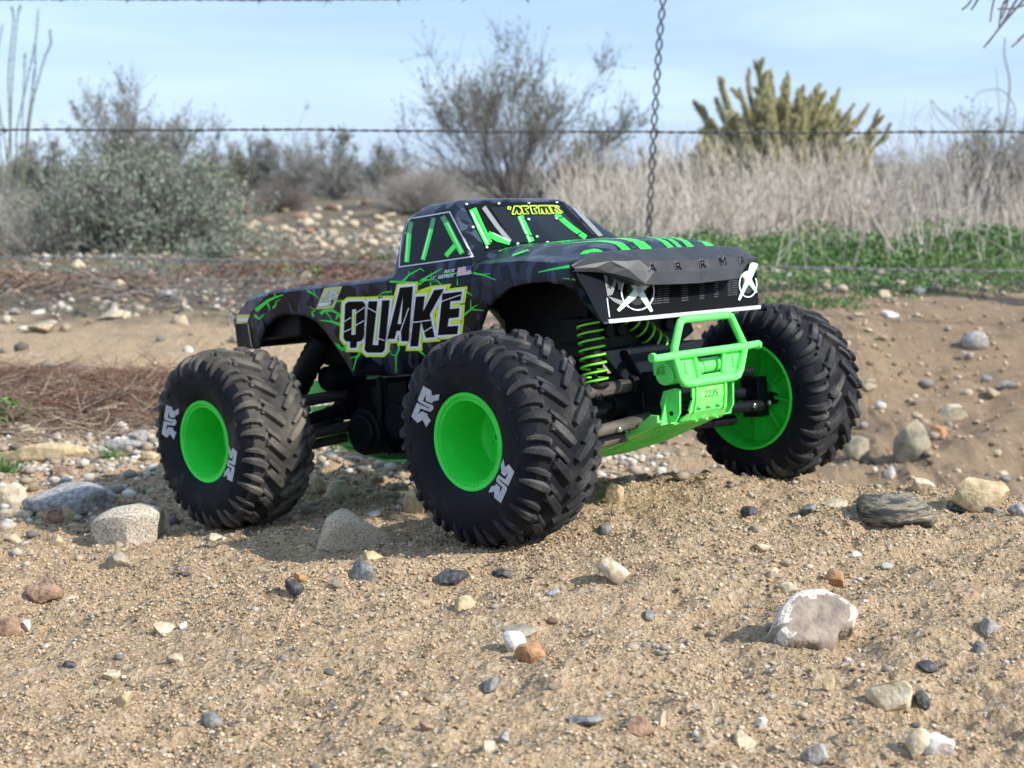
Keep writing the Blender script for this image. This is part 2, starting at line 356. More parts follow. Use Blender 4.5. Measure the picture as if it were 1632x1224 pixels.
SM = {
 'granite': mat('granite', [(.12, .10, .085), (.38, .33, .26), (.52, .45, .35), (.6, .53, .43)], .85, 700, 3, .0012, 500, lo=.36, hi=.6),
 'granite_tan': mat('granite_tan', [(.22, .17, .12), (.42, .335, .23), (.52, .43, .31)], .85, 850, 3, .001, 500, lo=.36, hi=.58),
 'pale': mat('pale_stone', [(.36, .28, .18), (.52, .44, .31), (.62, .55, .42)], .85, 160, 5, .0008, 400),
 'white': mat('white_stone', [(.40, .36, .30), (.60, .56, .50), (.70, .67, .62)], .8, 300, 5, .0006, 600),
 'dark': mat('dark_stone', [(.025, .026, .028), (.07, .07, .07), (.17, .16, .145)], .7, 260, 5, .0008, 500, lo=.38, hi=.72),
 'slate': mat('slate_stone', [(.085, .09, .088), (.18, .18, .17), (.29, .275, .25)], .8, 240, 5, .0008, 500),
 'orange': mat('orange_stone', [(.3, .15, .07), (.48, .28, .14)], .9, 230, 5, .001, 500),
 'brown': mat('brown_stone', [(.13, .085, .06), (.32, .2, .13), (.42, .28, .19)], .9, 180, 5, .001, 500),
 'tan': mat('tan_stone', [(.3, .23, .15), (.46, .37, .25), (.56, .48, .35)], .9, 180, 5, .001, 400),
 'grey': mat('grey_stone', [(.16, .15, .14), (.3, .285, .27), (.42, .4, .38)], .9, 220, 5, .001, 400),
 'yellow': mat('yellow_stone', [(.34, .25, .13), (.48, .37, .21), (.56, .46, .30)], .9, 180, 5, .001, 400),
 'striped': mat('striped_stone', [(.04, .04, .04), (.08, .075, .07), (.3, .25, .17), (.05, .05, .05), (.38, .31, .2)], .8, 26, 6, .0012, 300, stretch=(1.2, 1.2, 8), lo=.40, hi=.62),
 'crusted': mat('crusted_stone', [(.25, .20, .155), (.29, .235, .19), (.3, .25, .2), (.62, .57, .48), (.68, .62, .52)], .9, 26, 7, .0015, 300, lo=.4, hi=.6),
 'crusted_body': mat('grey_brown_slab', [(.17, .145, .12), (.25, .20, .155), (.33, .27, .21)], .85, 90, 7, .0015, 300),
 'crust': mat('pale_crust', [(.30, .27, .22), (.55, .50, .41), (.66, .61, .52)], .9, 260, 6, .002, 500, lo=.36, hi=.56),
 'greenish': mat('greenish_stone', [(.15, .14, .10), (.30, .265, .19), (.40, .34, .24)], .9, 60, 5, .001, 300),
}
def stone(px, py, w, h, m, label, sink=.5, lev=3, ang=.58, rot=0, dep=1.0, group=None, cuts=14, tilt=0, name='stone', seed=None, rough=.05, flat=1.0):
    """a stone whose visible width/height (px of the photo) become metres at the place its foot meets the ground"""
    P = ground_hit(px, py + h * .3); d = float(np.dot(P - CAM, [0, math.cos(PITCH), -math.sin(PITCH)])); s = d / FPX
    rng = np.random.default_rng(seed if seed is not None else int(px * 7 + py * 13))
    V, F = rock(lev, rng, ang, cuts, rough)
    V = V / np.abs(V).max(0)
    W_, H_ = w * s, h * s * (.86 if not tilt else 1)
    V = V * np.array([W_ / 2, W_ / 2 * .8 * dep, H_ / 2 * (1 + sink) * flat])
    c, sn = math.cos(rot), math.sin(rot); V = np.c_[V[:, 0] * c - V[:, 2] * sn, V[:, 1], V[:, 0] * sn + V[:, 2] * c]
    if tilt:
        V = V * np.array([1, 1.1 * H_ / W_ / .8, .45]); c, sn = math.cos(tilt), math.sin(tilt); V = np.c_[V[:, 0], V[:, 1] * c - V[:, 2] * sn, V[:, 1] * sn + V[:, 2] * c]; V *= np.array([1, 1, H_ / np.ptp(V[:, 2]) * 1.05])
    V = V * (1 + .018 * np.sin(V[:, :1] * 900 * .01 / max(W_, .004) + V[:, 2:] * 11 / max(W_, .004)) * np.cos(V[:, 1:2] * 9 / max(W_, .004)))
    me = arr_mesh(name, V, F)
    o = link(name, me, SM[m], smooth=True); me.set_sharp_from_angle(angle=math.radians(32))
    zz = float(height(P[0], P[1], False)); o.location = (P[0], P[1], zz + H_ / 2 * (1 - sink))
    return tag(o, label, 'stone', group)
HS = [
 (210, 843, 118, 72, 'granite', 'rounded speckled white granite stone lying just left of the rear tyre', dict(lev=4, ang=.42, rot=.12, sink=.45, cuts=12, rough=.03)),
 (556, 846, 158, 72, 'granite_tan', 'big smooth speckled stone half sunk in the sand just left of the front tyre', dict(lev=4, ang=.42, sink=1.0, cuts=16, rough=.08, rot=.06, seed=31)),
 (1425, 818, 134, 66, 'striped', 'dark stone with wavy black and tan stripes on the crest at the right', dict(lev=4, ang=.25, sink=.3, cuts=6, rot=-.12)),
 (1297, 985, 134, 92, 'crusted', 'large flat grey stone with a pale crusted edge, sunk in the sand lower right', dict(lev=4, ang=.62, sink=.2, cuts=12, rot=-.1, tilt=.75, seed=8)),
 (1420, 1106, 80, 52, 'pale', 'pale cream pitted stone with a dark pebble at its right side', dict(lev=4, rot=.1)),
 (1468, 1112, 30, 34, 'dark', 'small dark stone tucked against the right side of the pale pitted stone', dict()),
 (1462, 1184, 42, 46, 'pale', 'cream stone on the left of the split pair at the bottom right corner', dict(rot=-.2)),
 (1498, 1188, 56, 48, 'white', 'white stone on the right of the split pair at the bottom right corner', dict(rot=-.05, ang=.5)),
 (722, 918, 54, 26, 'dark', 'flat pointed black stone in the sand below the front tyre', dict(sink=.4, rot=.05)),
 (803, 913, 40, 20, 'dark', 'smaller rounded black stone with white spots, right of the flat pointed black one', dict(sink=.4)),
 (975, 908, 62, 30, 'pale', 'pale pinkish wedge of stone right of and below the front tyre', dict(rot=-.5, sink=.4)),
 (820, 1020, 38, 40, 'white', 'bright white stone leaning on an orange one in the middle foreground', dict(rot=.5, ang=.3)),
 (848, 1040, 56, 40, 'orange', 'crumbly orange stone touching the bright white stone', dict(ang=.35)),
 (834, 1003, 68, 16, 'greenish', 'thin grey green sliver of stone just above the bright white stone', dict(rot=.05)),
 (780, 1094, 52, 22, 'slate', 'narrow slanting green grey sliver of stone below the bright white stone', dict(rot=.7, ang=.6)),
 (470, 938, 34, 34, 'dark', 'black stone under a small orange one, below the big half sunk stone', dict(sink=.2)),
 (478, 922, 26, 18, 'orange', 'small orange stone resting on top of the black one', dict(sink=.1)),
 (577, 909, 58, 32, 'slate', 'angular dark grey stone just under the big half sunk smooth stone', dict(ang=.6, rot=-.3)),
 (590, 888, 40, 16, 'yellow', 'small flat yellowish stone touching the angular dark grey one', dict()),
 (73, 938, 58, 34, 'brown', 'reddish brown lump of stone at the left edge of the sand', dict(ang=.5)),
 (112, 953, 34, 18, 'pale', 'small cream stone right of the reddish brown lump', dict()),
 (185, 896, 48, 32, 'greenish', 'grey olive pyramid shaped stone under the speckled granite stone', dict(ang=.6)),
 (292, 915, 25, 14, 'dark', 'small dark brown pebble alone in the sand below the rear tyre', dict()),
 (196, 1116, 38, 28, 'yellow', 'cream cube shaped stone in the lower left foreground', dict(ang=.6, cuts=14)),
 (260, 1001, 38, 28, 'pale', 'cream knobbly stone above and right of the cube shaped one', dict()),
 (291, 997, 14, 14, 'white', 'tiny square white pebble just right of the cream knobbly stone', dict()),
 (338, 1148, 32, 38, 'slate', 'upright blue grey stone near the bottom left', dict(rot=.4, ang=.35)),
 (14, 1001, 40, 38, 'brown', 'pinkish stone cut by the left edge of the picture', dict(ang=.3)),
 (43, 996, 18, 16, 'white', 'small white pebble next to the pinkish stone at the left edge', dict()),
 (108, 1058, 28, 14, 'dark', 'small flat dark stone above and left of the cube shaped one', dict()),
 (176, 1074, 34, 16, 'tan', 'flat tan stone between the dark flat one and the cube shaped one', dict()),
 (280, 1048, 30, 16, 'tan', 'tan pebble below the cream knobbly stone', dict()),
 (1192, 816, 30, 18, 'dark', 'black stone on the sand below the far front tyre', dict()),
 (1210, 870, 34, 14, 'tan', 'small flat tan stone between the black one and the round pebble', dict()),
 (1233, 912, 20, 18, 'pale', 'round cream pebble above the large crusted stone', dict()),
 (1255, 938, 36, 18, 'pale', 'flat broken cream stone touching the top of the large crusted stone', dict()),
 (1335, 922, 44, 30, 'orange', 'crumbly orange brown clod above the large crusted stone', dict(sink=.5)),
 (1362, 884, 24, 10, 'white', 'small flat white pebble below the striped stone', dict()),
 (1538, 806, 58, 16, 'dark', 'low dark stone on the skyline of the crest right of the striped stone', dict(sink=.4)),
 (1582, 812, 36, 12, 'slate', 'low slate coloured stone on the crest at the far right', dict(sink=.4)),
 (1620, 815, 30, 26, 'grey', 'grey stone on the crest cut by the right edge', dict()),
 (1290, 812, 34, 18, 'slate', 'dark and white mottled stone behind the crest, left of the striped stone', dict()),
 (1330, 804, 44, 20, 'tan', 'tan stone just left of the striped stone on the crest', dict()),
 (1575, 998, 38, 28, 'grey', 'grey brown stone near the right edge', dict()),
 (1560, 1034, 24, 24, 'slate', 'round blue grey stone below the grey brown one near the right edge', dict(ang=.2)),
 (1480, 1060, 34, 14, 'dark', 'thin black stone above the pale pitted stone', dict()),
 (1187, 1179, 38, 30, 'pale', 'cream stone at the bottom, right of the middle', dict()),
 (1212, 1152, 22, 18, 'white', 'small white pebble above the cream stone at the bottom', dict()),
 (1300, 1203, 44, 34, 'grey', 'pale grey stone at the bottom edge right of the middle', dict(rot=.5)),
 (1322, 1092, 22, 26, 'yellow', 'upright yellowish pebble left of the pale pitted stone', dict(rot=.2)),
 (1018, 1158, 48, 36, 'brown', 'dark brown stone at the bottom, below the front wheel pair', dict(ang=.5)),
 (1052, 1146, 26, 28, 'tan', 'tan stone touching the dark brown one at the bottom', dict()),
 (935, 1146, 62, 18, 'slate', 'long flat greenish grey stone left of the dark brown one', dict(sink=.5)),
 (778, 1188, 24, 22, 'pale', 'cream cube shaped pebble near the bottom edge in the middle', dict(cuts=14)),
 (803, 1176, 22, 22, 'grey', 'mottled grey pebble right of the cream cube near the bottom edge', dict()),
 (682, 1156, 28, 16, 'brown', 'dark brown pebble left of the cream cube near the bottom edge', dict()),
 (966, 841, 26, 26, 'slate', 'grey green upright chip of stone right beside the front tyre', dict(ang=.6, rot=-.3)),
 (984, 787, 40, 34, 'yellow', 'yellowish angular stone leaning at the right of the front tyre', dict(ang=.6)),
 (736, 962, 44, 26, 'yellow', 'crumbly yellowish stone below the flat pointed black one', dict(sink=.5)),
 (881, 942, 24, 14, 'grey', 'small pale grey oval pebble below and right of the front tyre', dict()),
 (1036, 980, 22, 14, 'slate', 'small blue white pebble left of the large crusted stone', dict()),
 (507, 774, 28, 34, 'tan', 'tan stone right behind the rear tyre, left of its paler neighbour', dict(ang=.4)),
 (536, 781, 46, 38, 'pale', 'pale angular stone behind the rear tyre, right of the tan one', dict(ang=.55)),
 (664, 800, 44, 42, 'yellow', 'yellowish stone half hidden behind the left of the front tyre', dict(ang=.5)),
 (80, 722, 150, 30, 'yellow', 'long low yellowish slab of stone at the left edge behind the gravel', dict(lev=4, dep=.35, ang=.5)),
 (195, 712, 80, 22, 'grey', 'flat grey white stone at the right end of the long yellowish slab', dict(dep=.5)),
 (112, 792, 146, 40, 'grey', 'wide flat purple grey slab of rock lying in the gravel', dict(lev=4, sink=.6, ang=.3)),
 (20, 794, 50, 46, 'pale', 'chunky cream stone at the left edge beside the purple grey slab', dict(ang=.5)),
 (100, 752, 54, 30, 'brown', 'brown layered stone between the yellowish slab and the purple grey slab', dict()),
 (84, 824, 36, 24, 'brown', 'small reddish stone below the purple grey slab', dict()),
 (108, 818, 30, 26, 'yellow', 'small cream stone right of the small reddish one', dict()),
 (30, 818, 56, 22, 'pale', 'flat cream stone below the chunky one at the left edge', dict()),
 (206, 800, 34, 20, 'brown', 'rust coloured stone between the purple grey slab and the rear tyre', dict()),
 (194, 684, 24, 20, 'white', 'small white stone at the right foot of the dry brush pile', dict(ang=.3)),
 (40, 684, 46, 16, 'pale', 'flat cream stone at the left foot of the dry brush pile', dict()),
 (220, 698, 40, 26, 'grey', 'light grey stone just left of the rear tyre', dict()),
 (236, 728, 34, 18, 'yellow', 'ochre stone low against the left side of the rear tyre', dict()),
 (92, 862, 26, 18, 'yellow', 'cream pebble left of the olive pyramid shaped stone', dict()),
 (20, 860, 30, 18, 'tan', 'sandy yellow pebble at the left edge below the gravel', dict()),
 (342, 857, 26, 14, 'pale', 'cream pebble right under the rear tyre', dict()),
 (1455, 706, 62, 66, 'greenish', 'grey green boulder in the middle of the washed out bank', dict(ang=.45)),
 (1518, 654, 50, 34, 'pale', 'cream blocky stone in the upper middle of the washed out bank', dict(ang=.5, cuts=14)),
 (1496, 688, 28, 20, 'orange', 'orange stone between the cream block and the grey green boulder', dict()),
 (1366, 718, 44, 44, 'greenish', 'olive stone at the foot of the bank right beside the far front tyre', dict(ang=.5)),
 (1420, 752, 24, 24, 'white', 'white lump under the grey green boulder', dict()),
 (1470, 770, 40, 24, 'pale', 'cream stone at the foot of the washed out bank', dict()),
 (1560, 790, 100, 56, 'yellow', 'big yellowish boulder at the bottom of the gully', dict(lev=4, ang=.4)),
 (1552, 542, 48, 28, 'grey', 'pale oval stone on top of the bank at the right', dict(ang=.25)),
 (1538, 566, 20, 12, 'white', 'small white pebble just under the pale oval stone', dict()),
 (1416, 500, 34, 14, 'white', 'flat white stone at the lip of the bank near the green weeds', dict()),
 (1605, 614, 34, 12, 'grey', 'thin grey stone on the bank near the right edge', dict()),
 (1412, 470, 26, 18, 'tan', 'tan stone at the foot of the green weeds', dict()),
 (1340, 690, 20, 20, 'yellow', 'small yellow stone beside the right side of the far front tyre', dict()),
 (268, 470, 42, 26, 'grey', 'pale blue grey stone at the end of the dark scrub soil, left of the tailgate', dict()),
 (190, 458, 28, 24, 'tan', 'rounded cream stone left of the pale blue grey one', dict(ang=.3)),
 (126, 424, 30, 22, 'pale', 'cream stone right below the left half of the lowest fence wire', dict()),
 (236, 420, 30, 20, 'yellow', 'yellowish stone just under the lowest fence wire', dict()),
 (318, 441, 18, 14, 'tan', 'little tan stone left of the tailgate under the fence wire', dict()),
 (180, 501, 62, 22, 'pale', 'long cream stone at the edge of the dirt track', dict()),
 (70, 520, 60, 18, 'tan', 'low tan stone at the left end of the edge of the dirt track', dict()),
 (290, 512, 30, 20, 'tan', 'tan stone at the edge of the dirt track left of the tailgate', dict()),
 (300, 558, 16, 14, 'white', 'tiny white stone on the dirt track just above the rear tyre', dict()),
]
placed = []
HS = [h for h in HS if h[4] != 'crusted']
def slab():
    pts = [(450, 640), (440, 600), (462, 560), (480, 530), (510, 490), (540, 465), (590, 450), (645, 455), (700, 470), (745, 492), (790, 520), (815, 555), (806, 590), (798, 622), (760, 630), (730, 645), (722, 680), (712, 712), (660, 716), (600, 700), (560, 706), (515, 708), (480, 690)]
    P0 = ground_hit(1297, 1030); n = np.array([.10, -.62, .78]); n /= np.linalg.norm(n); rng = np.random.default_rng(3)
    out = []
    for a, b in pts:
        r = ray(1070 + a / 2.756, 780 + b / 2.756); out.append(CAM + r * (np.dot(P0 - CAM, n) / np.dot(r, n)))
    out = np.array(out); c = out.mean(0); q = []
    for i in range(len(out)):
        for t in (0, .25, .5, .75): q.append(out[i] * (1 - t) + out[(i + 1) % len(out)] * t)
    q = np.array(q); q += rng.normal(size=q.shape) * .0005; m = len(q); V = []; F = []; M = []
    rings = [(1.02, -.016), (1.0, -.004), (.985, -.001), (.95, .0015), (.88, .003), (.8, .0033), (.7, .0036), (.55, .004), (.4, .0038), (.2, .004), (.02, .004)]
    for s, hgt in rings:
        qs = q if s > .97 else np.array([q[[(j + o) % m for o in range(-4, 5)]].mean(0) for j in range(m)]); p = c + (qs - c) * s; e = fbm(p[:, 0] * 90, p[:, 2] * 90, 8, 4)[:, None] * .0022; V.append(p + n * (hgt + .004) + n * e)
    q = q
    for k in range(len(rings) - 1):
        for j in range(m):
            a, b = k * m + j, k * m + (j + 1) % m; F.append((a, b, b + m, a + m)); ang = j / m; top = .02 < ang < .55 or ang > .93
            p = q[j]; M.append(1 if (k < 4.6 + 3.2 * float(fbm(np.array(j * .13), np.array(k * .4), 4, 3)) and top) else 0)
    me = arr_mesh('stone', np.concatenate(V), np.array(F), M); me.materials.append(SM['crusted_body']); me.materials.append(SM['crust'])
    me.polygons.foreach_set('use_smooth', np.ones(len(me.polygons), dtype=bool)); o = bpy.data.objects.new('stone', me); COL.objects.link(o)
    tag(o, 'large flat grey brown stone with a pale crusted rim, sunk in the sand lower right', 'stone')
slab(); _p = ground_hit(1297, 990); placed.append((_p[0], _p[1], 140))
for px, py, w, h, m, lab, kw in HS:
    o = stone(px, py, w, h, m, lab, **kw); placed.append((o.location.x, o.location.y, max(w, h)))
CW = {'tan': 'tan', 'pale': 'cream', 'grey': 'grey', 'yellow': 'yellowish', 'slate': 'blue grey', 'white': 'white', 'brown': 'brown', 'orange': 'orange'}
LMK = [(760, 860, 'the near front tyre'), (560, 845, 'the big half sunk stone'), (722, 918, 'the pointed black stone'), (820, 1022, 'the bright white stone'), (1297, 985, 'the crusted slab'), (1420, 1106, 'the pale pitted stone'),
 (1425, 818, 'the striped stone'), (1480, 1180, 'the split white pair'), (338, 1148, 'the upright slate stone'), (196, 1116, 'the cube shaped stone'), (73, 938, 'the reddish lump'), (260, 1001, 'the knobbly cream stone'), (210, 843, 'the speckled granite stone'),
 (935, 1146, 'the long flat greenish stone'), (1018, 1158, 'the dark brown stone'), (975, 908, 'the pale wedge stone'), (1300, 1203, 'the bottom grey stone'), (1575, 998, 'the grey brown stone'), (575, 909, 'the angular dark grey stone'), (468, 938, 'the black and orange pair'),
 (1455, 706, 'the grey green boulder'), (1518, 654, 'the blocky cream stone'), (1552, 542, 'the pale oval stone'), (1560, 790, 'the big yellowish boulder'), (1300, 640, 'the far front tyre'), (1416, 500, 'the flat white stone'), (375, 700, 'the rear tyre'), (80, 722, 'the long yellowish slab'), (112, 792, 'the purple grey slab'),
 (120, 640, 'the dry brush pile'), (268, 470, 'the pale blue grey stone'), (190, 458, 'the rounded cream stone'), (126, 424, 'the fence wire stone'), (180, 501, 'the long cream stone'), (400, 490, 'the tailgate'), (520, 455, 'the truck bed'), (1120, 700, 'the skid plate'), (1192, 816, 'the black stone'),
 (400, 380, 'the rounded bush'), (640, 350, 'the cab'), (560, 330, 'the grey bush'), (500, 370, 'the patch middle'), (600, 1100, 'the lower centre'), (700, 1040, 'the bare centre'), (1150, 1000, 'the bare right centre'), (984, 787, 'the yellowish angular stone')]
def whereabouts(px, py):
    d, a, b, nm = min((math.hypot(px - a, (py - b) * 1.3), a, b, nm) for a, b, nm in LMK); dx, dy = px - a, py - b
    v = ('below' if dy > 0 else 'above') if abs(dy) * 1.3 > abs(dx) * .45 else ''; h = ('right of' if dx > 0 else 'left of') if abs(dx) > abs(dy) * .6 else ''
    w = (v + ' and ' + h) if v and h else (v or h); return ('close ' if d < 60 else '') + w + ' ' + nm
def scatter(n, box, wr, mats, label, group, seed, lev=2):
    rng = np.random.default_rng(seed); k = 0; protos = {}
    while k < n:
        px = rng.uniform(box[0], box[2]); py = rng.uniform(box[1], box[3])
        P = ground_hit(px, py); d = P[1]; s = d / FPX; w = (wr[0] + (wr[1] - wr[0]) * rng.uniform() ** 2.2) * s
        if any((P[0] - cx) ** 2 + (P[1] - cy) ** 2 < .05 ** 2 for cx, cy in CONT): continue
        if any((P[0] - a) ** 2 + (P[1] - b) ** 2 < (c * s * .6) ** 2 for a, b, c in placed): continue
        m = mats[int(rng.integers(len(mats)))]; key = (m, int(rng.integers(3)))
        if key not in protos:
            V, F = rock(lev, rng, .5, 9, .07); V = V / np.abs(V).max(0) * .5
            me = arr_mesh('pebble', V, F); me.materials.append(SM[m]); protos[key] = me
        o = bpy.data.objects.new('pebble', protos[key]); COL.objects.link(o)
        o.scale = (w, w * rng.uniform(.6, .95), w * rng.uniform(.4, .7)); o.rotation_euler = (rng.uniform(-.3, .3), rng.uniform(-.3, .3), rng.uniform(0, 6.28))
        o.location = (P[0], P[1], float(height(P[0], P[1])) + w * .12)
        tag(o, label.replace('COL', CW[m]).replace('SIZ', 'tiny' if w / s < wr[0] + 2.2 else 'small' if w / s < (wr[0] + wr[1]) / 2 else 'larger') + ' ' + whereabouts(px, py), 'pebble', group); k += 1
scatter(85, (10, 890, 1622, 1210), (9, 24), ['tan', 'pale', 'grey', 'yellow', 'tan', 'pale', 'white', 'brown', 'tan', 'slate'], 'SIZ COL pebble on the sand', 'small pebbles on the foreground sand', 5)
scatter(60, (5, 690, 640, 850), (10, 26), ['pale', 'grey', 'tan', 'yellow', 'brown', 'slate', 'white'], 'SIZ COL pebble in the gravel', 'pebbles in the gravel bed', 6)
scatter(36, (960, 700, 1340, 800), (8, 20), ['pale', 'tan', 'yellow', 'orange', 'white'], 'SIZ COL pebble on the crest', 'pebbles on the crest between the front tyres', 7)
scatter(34, (1340, 490, 1630, 790), (8, 28), ['tan', 'brown', 'grey', 'tan', 'pale'], 'SIZ COL stone on the bank', 'loose stones on the washed out bank', 8)
scatter(70, (0, 395, 620, 530), (9, 26), ['pale', 'grey', 'tan', 'white', 'brown'], 'SIZ COL stone on dark soil', 'stones on the dark soil below the fence', 9)
scatter(80, (370, 325, 640, 400), (12, 30), ['pale', 'tan', 'orange', 'brown', 'pale'], 'SIZ COL stone', 'stones of the bright stony patch', 10)

# ------------------------------------------------------------------ the truck (metres; x forward, y left, z up from the axle height)
RM = np.array([[0.7191953779743093, 0.690055204606879, -0.08112843456734935], [-0.6852316382955949, 0.7237504125670211, 0.08150424644030399], [0.11495916744272913, -0.0030257071942039167, 0.9933656098923745]])
TT = np.array([-0.0057460580838232895, 1.3239659637769432, -0.19957517531630212])
LW, TRK, TR, WT = .31824, .34256, .0775, .0362
OZ = TR                                                             # the Empty sits at the foot of the tyres
ROOT = empty('toy_truck', tuple(RM @ np.array([0, 0, -OZ]) + TT + CAM), Matrix(RM.tolist()).to_euler())
tag(ROOT, 'black and green radio controlled monster truck toy with huge tyres standing on the sand', 'toy truck')
OL = (0, 0, OZ)
CO = RM.T @ (-TT)
def tray(px, py): return RM.T @ ray(px, py)
def on(px, py, ax, val):
    d = tray(px, py); return CO + d * ((val - CO[ax]) / d[ax])
def onplane(px, py, p0, n):
    d = tray(px, py); return CO + d * (np.dot(np.array(p0) - CO, n) / np.dot(d, n))
M_green = mat('bright_green_plastic', [(.13, .84, .15), (.16, .87, .18)], .45, 60, 3, .0002, 900, spec=.4)
M_skid = mat('dusty_green_plastic', [(.13, .82, .14), (.2, .82, .16), (.46, .74, .26)], .6, 45, 4, .0002, 700, lo=.3, hi=.72)
M_rim = mat('green_rim', [(.025, .66, .05), (.04, .74, .07)], .38, 40, 3, .00015, 900, spec=.35)
M_tyre = mat('tyre_rubber', [(.005, .0065, .0115), (.008, .010, .016), (.028, .028, .031)], .6, 45, 5, .00025, 900, spec=.14, lo=.35, hi=.75)
M_lug = mat('tyre_tread_rubber', [(.010, .0115, .015), (.028, .029, .032), (.11, .103, .093)], .75, 38, 6, .0003, 900, spec=.3, lo=.34, hi=.68)
M_lugd = mat('dusty_tread_rubber', [(.03, .03, .03), (.09, .082, .07), (.17, .15, .12)], .9, 30, 6, .0003, 900, spec=.2, lo=.34, hi=.66)
M_treadd = mat('dusty_tread_base', [(.02, .021, .022), (.06, .056, .05), (.12, .108, .09)], .9, 30, 6, .0003, 900, spec=.15, lo=.32, hi=.68)
M_treadf = mat('tread_base', [(.006, .0075, .011), (.014, .015, .018), (.055, .052, .047)], .8, 30, 6, .0003, 900, spec=.15, lo=.35, hi=.68)
M_tyred = mat('dusty_tyre_rubber', [(.006, .0075, .012), (.012, .014, .018), (.07, .065, .056)], .65, 30, 6, .0003, 900, spec=.14, lo=.38, hi=.72)
M_blk = mat('black_plastic', [(.005, .006, .008), (.009, .010, .013)], .5, 80, 4, .0002, 800, spec=.18)
M_blk2 = mat('dark_grey_plastic', [(.006, .0085, .014), (.011, .014, .022)], .5, 60, 4, .0002, 800, spec=.2)
M_arm = mat('dusty_arm_plastic', [(.014, .014, .014), (.06, .052, .042), (.14, .12, .095)], .9, 80, 5, .0004, 500, stretch=(1, .25, 1), lo=.3, hi=.65)
M_spring = mat('lime_spring', [(.25, .85, .06)], .35)
M_steel = mat('steel', [(.6, .6, .6)], .3, metal=1)
M_white = mat('white_print', [(.74, .78, .84)], .35)
M_lgrey = mat('grey_print', [(.22, .23, .23)], .4)
M_dgrey = mat('dark_grey_print', [(.03, .032, .034)], .5, spec=.15)
M_black = mat('black_print', [(.003, .003, .0035)], .5, spec=.08)
M_yel = mat('yellow_green_print', [(.62, .85, .03)], .35)
M_crk = mat('green_print', [(.03, .70, .055)], .35)
M_dgrn = mat('shaded_green_print', [(.05, .24, .09)], .4)
M_hlgt = mat('pale_green_print_highlight', [(.42, .82, .45)], .4)  # headlight edge print, and highlights drawn along the window bars
M_gold = mat('yellow_plate_print', [(.62, .62, .22)], .4)
M_silver = mat('silver_trim', [(.62, .64, .68)], .3, spec=.7)
M_blue = mat('blue_print', [(.02, .03, .22)], .4); M_red = mat('red_print', [(.6, .10, .12)], .4)
M_glass = mat('window_film', [(.002, .0023, .003), (.004, .0045, .006), (.012, .014, .017)], .16, 12, 2, spec=.22, lo=.45, hi=.75)
def camo():
    m = bpy.data.materials.new('camo_body'); m.use_nodes = True; nt = m.node_tree; b = nt.nodes['Principled BSDF']; L = nt.links.new
    b.inputs['Roughness'].default_value = .3; b.inputs['Specular IOR Level'].default_value = .2
    tc = N(nt, 'ShaderNodeTexCoord'); mp = N(nt, 'ShaderNodeMapping'); mp.inputs['Scale'].default_value = (1.5, 1, .85); mp.inputs['Rotation'].default_value = (0, .45, 0); L(tc.outputs['Object'], mp.inputs['Vector'])
    cols = []
    for sc in (62, 30):
        v = N(nt, 'ShaderNodeTexVoronoi', distance='MANHATTAN'); v.inputs['Scale'].default_value = sc; L(mp.outputs['Vector'], v.inputs['Vector'])
        s = N(nt, 'ShaderNodeSeparateColor'); L(v.outputs['Color'], s.inputs['Color']); cols.append(s.outputs['Red'])
    a = N(nt, 'ShaderNodeMath', operation='MULTIPLY_ADD'); L(cols[0], a.inputs[0]); a.inputs[1].default_value = .55
    m2 = N(nt, 'ShaderNodeMath', operation='MULTIPLY'); L(cols[1], m2.inputs[0]); m2.inputs[1].default_value = .45; L(m2.outputs[0], a.inputs[2])
    r = N(nt, 'ShaderNodeValToRGB'); r.color_ramp.interpolation = 'CONSTANT'; e = r.color_ramp.elements
    for i, (p, c) in enumerate([(0, (.002, .0026, .005)), (.30, (.006, .008, .016)), (.44, (.020, .026, .048)), (.56, (.046, .056, .09)), (.68, (.008, .010, .018)), (.8, (.03, .037, .062))]):
        if i < 2: e[i].position = p; e[i].color = (*c, 1)
        else: x = e.new(p); x.color = (*c, 1)
    L(a.outputs[0], r.inputs['Fac'])
    g = N(nt, 'ShaderNodeNewGeometry'); mx = N(nt, 'ShaderNodeMix', data_type='RGBA'); L(g.outputs['Backfacing'], mx.inputs['Factor']); L(r.outputs['Color'], mx.inputs['A']); mx.inputs['B'].default_value = (.006, .006, .007, 1)
    L(mx.outputs['Result'], b.inputs['Base Color'])
    return m
M_camo = camo()

# ---- body shell
def Bw(x, z):
    k = .05 + .57 * min(max((x - .135) / .06, 0), 1)
    top = .107 + .004 * min(max((x - .14) / .05, 0), 1) - .004 * min(max((-.2 - x) / .03, 0), 1)
    return top - k * max(0, .104 - z) if x > .135 else top - .05 * max(0, .118 - z)
def side_hit(px, py):
    y = -.107
    for _ in range(25):
        P = on(px, py, 1, y); y = -Bw(P[0], P[2])
    return P
def sstat(x, z):
    c = max(0, .104 - z) * .39
    if x < .15: return x
    return (x + .15 * c / .043) / (1 + c / .043)
def xfrom(s, z):
    return s + (max(0, s - .15) / .043) * max(0, .104 - z) * .39
crop = lambda l, ox, oy, sc: [(ox + a / sc, oy + b / sc) for a, b in l]
bot = [(-.238, .074), (-.201, .073)]
for p in crop([(193, 975), (205, 920), (245, 850), (300, 805), (345, 790), (400, 783), (480, 795), (540, 830), (600, 900), (660, 990), (720, 1080), (756, 1150)], 360, 290, 3.709):
    P = side_hit(*p); bot.append((P[0], P[2]))
bot += [(-.002, .0445), (.05, .046), (.068, .055)]
for p in crop([(95, 740), (120, 670), (170, 610), (240, 550), (330, 528), (430, 522), (520, 540), (590, 590), (640, 650), (680, 710), (700, 728)], 740, 290, 3.264):
    P = side_hit(*p); bot.append((sstat(P[0], P[2]), P[2]))
bot.append((.193, .076))
bx = [b[0] for b in bot]
